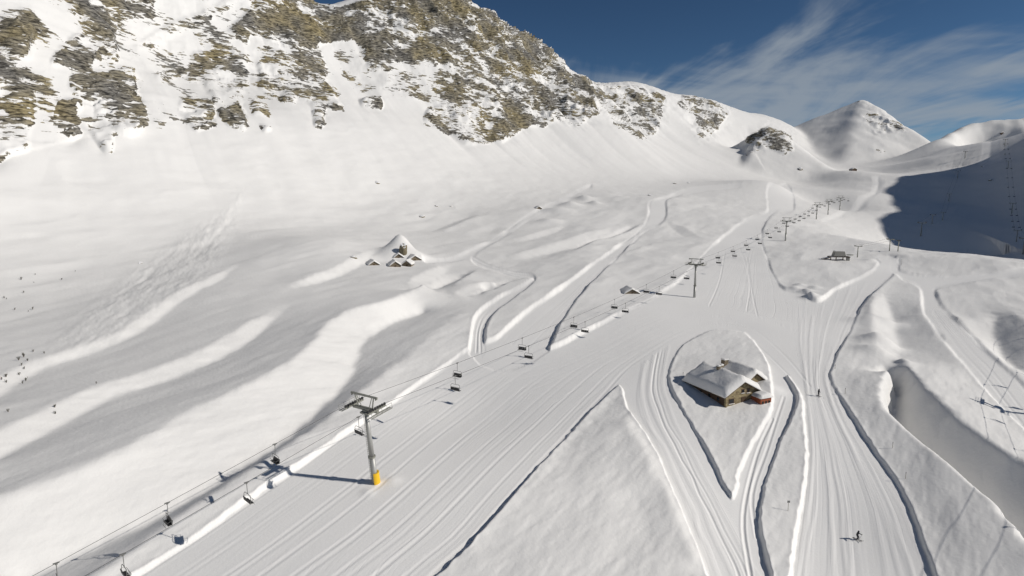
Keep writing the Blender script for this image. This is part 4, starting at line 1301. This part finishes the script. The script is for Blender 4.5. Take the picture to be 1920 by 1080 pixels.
def window(parent, x, y, z, w, h, normal_y=-1, side=None):
    """window in a wall facing -Y (or in a side wall when side = wall x direction)"""
    if side is None:
        f = MB().box((x, y + .02 * normal_y, z), (w, .10, h)).build('window', M_TAN, parent)
        MB().box((x, y + .075 * normal_y, z), (w - .22, .03, h - .22)).build('pane', M_GLASS, f)
        MB().box((x, y + .12 * normal_y, z - h / 2 - .06), (w + .2, .22, .1)).build('sill', M_RSNOW, f)
    else:
        f = MB().box((x + .02 * side, y, z), (.10, w, h)).build('window', M_TAN, parent)
        MB().box((x + .075 * side, y, z), (.03, w - .22, h - .22)).build('pane', M_GLASS, f)

# ------------------------------------------------------------------ the stone house
C_ = place(1358, 763)
ang = math.atan2(0.40, 0.916)
ca, sa = math.cos(ang), math.sin(ang)
hx_, hy_ = C_.x + 5.2 * ca, C_.y + 5.2 * sa                 # middle of the front gable
house = empty('stone_house', (hx_, hy_, C_.z - .15), (0, 0, ang))
tag(house, 'stone house under thick roof snow on its island between the runs', 'house')
gable_walls(house, -5.2, 5.2, 0, 14.0, -2.5, 3.1, 5.9, M_STONE, side=M_WOOD_AND_SHADE)  # side walls coloured dark to paint in the shade away from the sun
roof_deck(house, -5.2, 5.2, 0, 14.0, 3.1, 5.9, .75, M_WOOD_AND_SHADE)
snow_roof(house, -5.2, 5.2, 0, 14.0, 3.1, 5.9, 1.45, .8)
gable_walls(house, 6.0, 14.0, 6.0, 15.5, -2.5, 2.4, 5.2, M_STONE)
roof_deck(house, 6.0, 14.0, 6.0, 15.5, 2.4, 5.2, .6, M_WOOD_AND_SHADE)
snow_roof(house, 6.0, 14.0, 6.0, 15.5, 2.4, 5.2, 1.25, .65)
MB().box((5.6, 10.5, .5), (1.2, 8.0, 5.0)).build('linking_wall', M_STONE, house)
window(house, -3.2, 0, 1.4, 1.6, 1.2); window(house, .2, 0, 3.5, .9, .9); window(house, 1.9, 0, 3.4, .9, 1.0)
dr = MB().box((.6, -.03, .9), (1.5, .14, 2.1)).build('door', M_WOOD_AND_SHADE, house)
MB().box((1.1, -.13, .9), (.06, .08, .25)).build('handle', M_STEEL, dr)
for k in range(4):
    window(house, -5.2, 2.2 + k * 3.1, 1.5, 1.1, 1.1, side=-1)
window(house, 9.0, 6.0, 2.4, .8, .9); window(house, 11.2, 6.0, 2.4, .8, .9)
for x in (-5.0, 5.0):
    MB().box((x, -.35, 3.0), (.25, .7, .25)).build('roof_beam', M_WOOD_AND_SHADE, house)
MB().box((-4.9, -.06, .6), (.45, .3, 4.9)).build('corner_stones', M_STONE, house)
an = MB().box((4.6, -1.6, .35), (3.4, 3.0, 3.4)).build('porch', M_BRICK, house, bevel=.04); an['label'] = 'red boarded porch'
for k in range(3):
    f = MB().box((3.6 + k * 1.0, -3.13, 1.0), (.62, .08, .8)).build('window', M_TAN, an)
    MB().box((3.6 + k * 1.0, -3.18, 1.0), (.42, .03, .6)).build('pane', M_GLASS, f)
ps = MB(); nn_ = 10
pv, pf = [], []
for i in range(nn_ + 1):
    for j in range(nn_ + 1):
        u, v = i / nn_ * 2 - 1, j / nn_ * 2 - 1
        prof = math.sqrt(max(0, 1 - abs(u) ** 4)) * math.sqrt(max(0, 1 - abs(v) ** 4))
        pv.append((4.6 + u * 2.05, -1.7 + v * 1.75, 2.15 + prof * (1.0 + .1 * math.sin(3 * u))))
for i in range(nn_):
    for j in range(nn_):
        a = i * (nn_ + 1) + j; pf.append((a, a + nn_ + 1, a + nn_ + 2, a + 1))
pf.append(tuple(k * (nn_ + 1) for k in range(nn_ + 1)) + tuple(nn_ * (nn_ + 1) + k for k in range(1, nn_ + 1)) + tuple(k * (nn_ + 1) + nn_ for k in range(nn_ - 1, -1, -1)) + tuple(range(nn_ - 1, 0, -1)))
MB().add(pv, pf).build('porch_snow', M_RSNOW, house, True)
for (x, y, z, s) in ((-.6, 7.6, 7.3, .8), (.9, 8.2, 7.2, .7), (8.2, 15.0, 6.2, 1.3)):
    c = MB().box((x, y, z - .4), (s, s, 1.7)).build('chimney', M_DSTONE, house)
    MB().box((x, y, z + .62), (s * 1.15, s * 1.15, .36)).build('snow_cap', M_RSNOW, c, bevel=.1)

# ------------------------------------------------------------------ buried stone huts
def make_hut(name, p, az, w, l, hw, hr, label, group, stone=M_DSTONE, cat='hut'):
    h = empty(name, p, (0, 0, az))
    tag(h, label, cat, group)
    gable_walls(h, -w / 2, w / 2, 0, l, -2.0, hw, hr, stone)
    roof_deck(h, -w / 2, w / 2, 0, l, hw, hr, .35, M_WOOD_AND_SHADE)
    snow_roof(h, -w / 2, w / 2, 0, l, hw, hr, .75, .45)
    MB().box((0, -.03, hw * .5), (.9, .12, 1.1)).build('door', M_WOOD_AND_SHADE, h)
    return h
gh = 'snow buried stone huts in the hamlet'
for (px, py, az, w, l, hw, hr, lb) in [
    (701, 497, .45, 5.4, 7, .5, 2.3, 'leftmost buried stone hut of the hamlet, half under a snow drift'),
    (741, 501, .35, 5.6, 7, 1.0, 3.0, 'buried stone hut at the front middle of the hamlet'),
    (762, 500, -.1, 4.6, 6, 1.4, 3.2, 'buried stone hut at the front right of the hamlet with bare walls'),
    (747, 484, .3, 5.2, 6, .4, 2.4, 'buried stone hut higher up just under the rock tooth'),
    (778, 488, .5, 7.0, 7, .6, 2.8, 'wide buried stone hut at the right end of the hamlet')]:
    p = place(px, py); make_hut('stone_hut', p - Vector((0, 0, .2)), az, w, l, hw, hr, lb, gh)
make_hut('stone_hut', place(1185, 551) - Vector((0, 0, .3)), .15, 6.6, 7, .5, 2.3, 'lone dark buried hut left of the wide run near the second tower', 'lone buried huts')
make_hut('stone_hut', place(1010, 392) - Vector((0, 0, .2)), .3, 5.0, 6, .8, 2.4, 'small far buried hut beside the straight trail', 'lone buried huts')

# ------------------------------------------------------------------ rock tooth and boulders
def rock_mesh(seed, sx, sy, sz, sub=3):
    bm = bmesh.new(); bmesh.ops.create_icosphere(bm, subdivisions=sub, radius=1.0)
    r = random.Random(seed); o = [r.uniform(-50, 50) for _ in range(3)]
    co = np.array([v.co[:] for v in bm.verts])
    n = fbm(co[:, 0] * 1.3 + o[0], co[:, 1] * 1.3 + o[1], co[:, 2] * 1.3 + o[2], octaves=4, s=seed)
    st = fbm(co[:, 0] * .7 + o[1], co[:, 1] * .7, co[:, 2] * 4 + o[0], octaves=2, s=seed + 3)
    for v, a, b in zip(bm.verts, n, st):
        k = 1 + .42 * float(a) + .16 * float(b)
        v.co = Vector((v.co.x * k * sx, v.co.y * k * sy, v.co.z * k * sz))
    me = bpy.data.meshes.new('rock'); bm.to_mesh(me); bm.free()
    return me
def snowy_rock_mat():
    m, nt, b = new_mat('snow_dusted_rock'); L = nt.links.new
    g = nd(nt, 'ShaderNodeNewGeometry'); sp = nd(nt, 'ShaderNodeSeparateXYZ'); L(g.outputs['Normal'], sp.inputs[0])
    tc = nd(nt, 'ShaderNodeTexCoord'); n = nd(nt, 'ShaderNodeTexNoise', Scale=1.1, Detail=5.0); L(tc.outputs['Object'], n.inputs['Vector'])
    a = nd(nt, 'ShaderNodeMath', operation='ADD'); L(sp.outputs['Z'], a.inputs[0]); L(n.outputs['Fac'], a.inputs[1])
    r = nd(nt, 'ShaderNodeMapRange'); r.inputs['From Min'].default_value = .88; r.inputs['From Max'].default_value = 1.0; L(a.outputs[0], r.inputs['Value'])
    c = nd(nt, 'ShaderNodeMixRGB'); c.inputs['Color1'].default_value = (.10, .085, .06, 1); c.inputs['Color2'].default_value = (.26, .22, .13, 1); L(n.outputs['Fac'], c.inputs['Fac'])
    mx = nd(nt, 'ShaderNodeMixRGB'); L(r.outputs[0], mx.inputs['Fac']); L(c.outputs[0], mx.inputs['Color1']); mx.inputs['Color2'].default_value = (.84, .84, .84, 1)
    L(mx.outputs[0], b.inputs['Base Color']); b.inputs['Roughness'].default_value = .85
    bp = nd(nt, 'ShaderNodeBump', Strength=.8, Distance=.3); L(n.outputs['Fac'], bp.inputs['Height']); L(bp.outputs[0], b.inputs['Normal'])
    return m
M_SROCK = snowy_rock_mat()
def put_rock(name, p, seed, sx, sy, sz, label, cat, group=None):
    me = rock_mesh(seed, sx, sy, sz); me.materials.append(M_SROCK)
    o = bpy.data.objects.new(name, me); scene.collection.objects.link(o); o.location = p; o.rotation_euler = (0, 0, seed * 1.3)
    tag(o, label, cat, group)
    return o
p = place(757, 474); put_rock('rock_tooth', p + Vector((0, -.5, .5)), 3, 2.1, 2.2, 4.6, 'steep bare rock tooth sticking out of the snow above the huts', 'rock')
gb = 'boulders poking through the snow'
for k, (px, py, s, lb) in enumerate([(791, 406, 2.6, 'dark boulder above and right of the buried hamlet'), (818, 386, 1.8, 'snow capped boulder up the slope above the dark one'), (846, 388, 1.6, 'snow capped boulder right of another above the hamlet'),
        (707, 341, 2.4, 'small lone boulder on the smooth slope under the cliffs'), (1265, 344, 3.2, 'dark boulder at the foot of the far slope above the square pitch'), (1218, 367, 2.6, 'low boulder just left of the square pitch'),
        (1500, 317, 5, 'rock at the foot of the cone shaped peak'), (663, 482, 1.8, 'snowy boulder on the left beyond the hamlet'), (1290, 343, 2.4, 'flat rock right of the dark boulder on the far slope'),
        (1690, 240, 6, 'rock on the right flank of the cone shaped peak'), (1845, 312, 3, 'left dark rock high on the shaded hill'), (1857, 338, 3, 'dark rock in the middle of the shaded hill'), (263, 494, 1.3, 'small dark stone above the avalanche track')]):
    put_rock('boulder', place(px, py) - Vector((0, 0, s * .25)), 11 + k, s, s * .9, s * .75, lb, 'boulder', gb)

# ------------------------------------------------------------------ lift station, far huts
p = place(1572, 488)
st = empty('lift_station', p, (0, 0, R(-8)))
tag(st, 'small grey lift station on legs with a snowy deck', 'lift station')
vs = [(-3.6, -2.2, 2.2), (3.6, -2.2, 2.2), (3.6, 2.2, 2.2), (-3.6, 2.2, 2.2), (-2.9, -1.6, 5.2), (2.8, -1.6, 5.2), (2.8, 1.6, 5.2), (-2.9, 1.6, 5.2)]
MB().add(vs, [(3, 2, 1, 0), (4, 5, 6, 7), (0, 1, 5, 4), (1, 2, 6, 5), (2, 3, 7, 6), (3, 0, 4, 7)]).build('housing', M_GREY, st, bevel=.3)
MB().box((-.1, 0, 5.35), (5.6, 3.1, .5)).build('roof_snow', M_RSNOW, st, bevel=.2)
MB().box((0, 0, 1.95), (11.5, 4.6, .4)).build('deck', M_WOOD_AND_SHADE, st)
MB().box((-1.5, .2, 2.2), (7.5, 4.3, .2)).build('deck_snow', M_RSNOW, st, bevel=.08)
for x in (-4.8, -1.8, 2.0, 4.6):
    MB().box((x, -1.2, .4), (.4, .4, 3.2)).build('leg', M_WOOD_AND_SHADE, st)
MB().box((4.6, -1.6, .2), (1.7, 1.2, 3.2)).build('control_box', M_GREY, st, bevel=.05)
MB().tube((6.2, 0, 2.9), (6.2, 0, 3.3), 1.9, n=24).build('bullwheel', M_HEAD, st)
MB().box((-7.4, -.4, .9), (4.2, 2.2, .5), Matrix.Rotation(R(-14), 3, 'Y')).build('ramp', M_WOOD_AND_SHADE, st)
MB().box((-7.4, -.3, 1.25), (4.4, 2.2, .3), Matrix.Rotation(R(-14), 3, 'Y')).build('ramp_snow', M_RSNOW, st, bevel=.1)
for k, (px, py, w, az, lb) in enumerate([(1603, 320, 9, .2, 'tiny lift building on top of the knoll before the cone'), (1832, 236, 9, -.2, 'tiny hut on the summit of the right hill'), (1881, 252, 7, .1, 'dark building on the lit crest of the right hill')]):
    make_hut('mountain_hut', place(px, py) - Vector((0, 0, .5)), az, w, w * .8, w * .35, w * .55, lb, 'far huts on the crests', M_WOOD_AND_SHADE)

# ------------------------------------------------------------------ run markers
def make_marker(p, hgt, label, sign=True):
    o = empty('piste_marker', p)
    tag(o, label, 'marker', 'run markers')
    MB().tube((0, 0, -.4), (0, 0, hgt), .04, n=8).build('pole', M_POLE, o)
    if sign:
        MB().box((0, -.05, hgt - .1), (.5, .04, .4)).build('plate', M_SIGN, o)
    else:
        MB().tube((0, 0, hgt - .35), (0, 0, hgt), .06, n=8).build('tip', M_SIGN, o)
for px, py, h_, lb, sg in [(1477, 958, 1.9, 'signpost standing on the narrow snow island between two runs', True), (1584, 738, 1.5, 'marker pole right of the upright skier at the run edge', False),
        (1565, 692, 1.3, 'marker pole at the bend of the run right of the house', False), (1674, 840, 1.4, 'marker pole halfway down the right run edge', False), (1698, 898, 1.4, 'marker pole low on the right run edge', False),
        (1690, 497, 3.2, 'dark pole at the start of the road on the right plateau', False), (1281, 706, 1.2, 'short stake on the left of the stone house', False)]:
    make_marker(place(px, py), h_, lb, sg)

# ------------------------------------------------------------------ skiers
def make_person(p, az, label, joints, radii, edges, ski_len, ski_spread, poles):
    o = empty('person', p, (0, 0, az)); tag(o, label, 'person')
    me = bpy.data.meshes.new('body'); me.from_pydata(joints, edges, []); me.update()
    b = bpy.data.objects.new('body', me); scene.collection.objects.link(b); b.parent = o
    sk = b.modifiers.new('skin', 'SKIN'); sk.use_smooth_shade = True
    for v, r in zip(me.skin_vertices[0].data, radii):
        v.radius = (r, r); v.use_root = False
    me.skin_vertices[0].data[0].use_root = True
    ss = b.modifiers.new('subd', 'SUBSURF'); ss.levels = 1; ss.render_levels = 2
    me.materials.append(M_JACKET)
    hd = joints[3]
    hm = MB()
    for i in range(7):
        pass
    bm = bmesh.new(); bmesh.ops.create_uvsphere(bm, u_segments=14, v_segments=10, radius=.15)
    for v in bm.verts:
        v.co = Vector((v.co.x * .95, v.co.y * 1.1, max(v.co.z, -.05)))
    hme = bpy.data.meshes.new('helmet'); bm.to_mesh(hme); bm.free(); hme.materials.append(M_HELM)
    ho = bpy.data.objects.new('helmet', hme); scene.collection.objects.link(ho); ho.parent = o; ho.location = Vector(hd) + Vector((0, .0, .05))
    for s in (-1, 1):
        f = joints[6 if s < 0 else 9]
        m = MB()
        L = ski_len / 2
        yaw = Matrix.Rotation(R(-6) * s * ski_spread, 3, 'Z')
        pts = [Vector((0, y, z)) for y, z in ((-L, .03), (-L * .3, .03), (L * .55, .03), (L * .85, .06), (L, .17))]
        for a, c in zip(pts[:-1], pts[1:]):
            mid = (a + c) / 2; d = (c - a)
            m.box(yaw @ mid + Vector((f[0], f[1] + .1, 0)), (.10, d.length, .03), yaw @ Matrix.Rotation(math.atan2(d.z, d.y), 3, 'X'))
        m.build('ski', M_SKI, o)
    for a, c in poles:
        m = MB().tube(a, c, .018, n=6)
        m.tube(Vector(a).lerp(Vector(c), .93), Vector(a).lerp(Vector(c), .95), .06, n=8)
        m.build('ski_pole', M_SKI, o)
    return o
E = [(0, 1), (1, 2), (2, 3), (0, 4), (4, 5), (5, 6), (0, 7), (7, 8), (8, 9), (2, 10), (10, 11), (11, 12), (2, 13), (13, 14), (14, 15), (6, 16), (9, 17), (3, 18)]
RAD = [.17, .19, .17, .11, .12, .085, .075, .12, .085, .075, .085, .065, .055, .085, .065, .055, .06, .06, .08]
J1 = [(0, -.15, .78), (0, -.02, 1.05), (0, .10, 1.30), (0, .17, 1.55), (-.14, .12, .62), (-.18, .22, .45), (-.20, .0, .10), (.14, .12, .62), (.18, .22, .45), (.20, .0, .10),
      (-.30, .22, 1.12), (-.46, .40, 1.02), (-.42, .60, 1.12), (.30, .22, 1.12), (.46, .40, 1.02), (.42, .60, 1.12), (-.20, .16, .09), (.20, .16, .09), (0, .18, 1.66)]
make_person(place(1606, 1012) + Vector((0, 0, .02)), R(-152), 'skier in a dark suit crouching in a turn low on the right run', J1, RAD, E, 1.75, 1.5,
            [((-.42, .62, 1.14), (-.62, .05, .05)), ((.42, .62, 1.14), (.66, .05, .05))])
J2 = [(0, 0, .95), (0, .02, 1.2), (0, .03, 1.47), (0, .05, 1.68), (-.11, .02, .78), (-.12, .06, .5), (-.12, .0, .12), (.11, .02, .78), (.12, .06, .5), (.12, .0, .12),
      (-.24, .02, 1.22), (-.27, .10, 1.0), (-.24, .30, .98), (.24, .02, 1.22), (.27, .10, 1.0), (.24, .30, .98), (-.12, .15, .1), (.12, .15, .1), (0, .06, 1.79)]
make_person(place(1534, 743) + Vector((0, 0, .02)), R(-165), 'skier in black standing upright on the run right of the house', J2, RAD, E, 1.7, .3,
            [((-.24, .30, 1.0), (-.30, .22, .04)), ((.24, .30, 1.0), (.32, .22, .04))])

# ------------------------------------------------------------------ shrubs on the left slope
def shrub_meshes(seed):
    r = random.Random(seed); st, lf = MB(), MB()
    for k in range(11):
        a = r.uniform(0, 6.28); l = r.uniform(.7, 1.25); t = r.uniform(.1, .6)
        tip = Vector((math.cos(a) * l * t, math.sin(a) * l * t, l)); mid = tip * .5 + Vector((r.uniform(-.08, .08), r.uniform(-.08, .08), 0))
        st.tube((0, 0, -.3), mid, .035, .022, 5).tube(mid, tip, .022, .008, 5)
        for q in range(16):
            c = mid.lerp(tip, r.uniform(0, 1)) + Vector((r.gauss(0, .09), r.gauss(0, .09), r.gauss(0, .07)))
            d = Vector((r.gauss(0, 1), r.gauss(0, 1), r.gauss(.4, .7))).normalized() * r.uniform(.10, .2)
            n = d.cross(Vector((r.gauss(0, 1), r.gauss(0, 1), r.gauss(0, 1)))).normalized() * r.uniform(.03, .06)
            lf.add([c - n, c + d, c + n], [(0, 1, 2)])
    return st, lf
protos = []
for k in range(4):
    e = empty('shrub', (0, 0, 0)); a, b = shrub_meshes(50 + k); a.build('stem', M_TWIG, e); b.build('foliage', M_LEAF, e); protos.append([e, False])
SHR = [(41, 525, 1.5), (67, 515, .8), (64, 530, .6), (45, 549, 1.1), (9, 560, 1.0), (13, 561, .8), (27, 581, 1.1), (61, 581, 1.3), (54, 585, .6), (116, 524, 1.1), (141, 509, .7), (44, 670, 1.7), (36, 676, 1.3), (52, 676, 1.0),
       (40, 686, 1.0), (45, 692, .9), (36, 702, 1.0), (12, 706, 1.3), (13, 717, 1.0), (3, 713, .9), (62, 661, .9), (84, 663, .9), (49, 715, 1.3), (42, 719, .9), (15, 772, .9), (104, 765, 1.0), (104, 777, .9), (181, 720, .7)]
rows = ['highest', 'upper', 'middle', 'lower', 'lowest']
order = sorted(range(len(SHR)), key=lambda k: SHR[k][1])
for rank, k in enumerate(order):
    px, py, s = SHR[k]
    pr = protos[k % 4]
    o = pr[0] if not pr[1] else copy_tree(pr[0]); pr[1] = True
    o.location = place(px, py); o.rotation_euler = (0, 0, k * 2.4); o.scale = (s * .62, s * .62, s * .7)
    size = 'large' if s > 1.2 else 'small' if s < .85 else 'medium'
    tag(o, '%s sparse shrub poking out of the snow on the left slope, %s from the top' % (size, ordinal(rank) if rank < 26 else ('twenty-seventh', 'twenty-eighth')[rank - 26]), 'shrub', 'shrubs on the left slope')
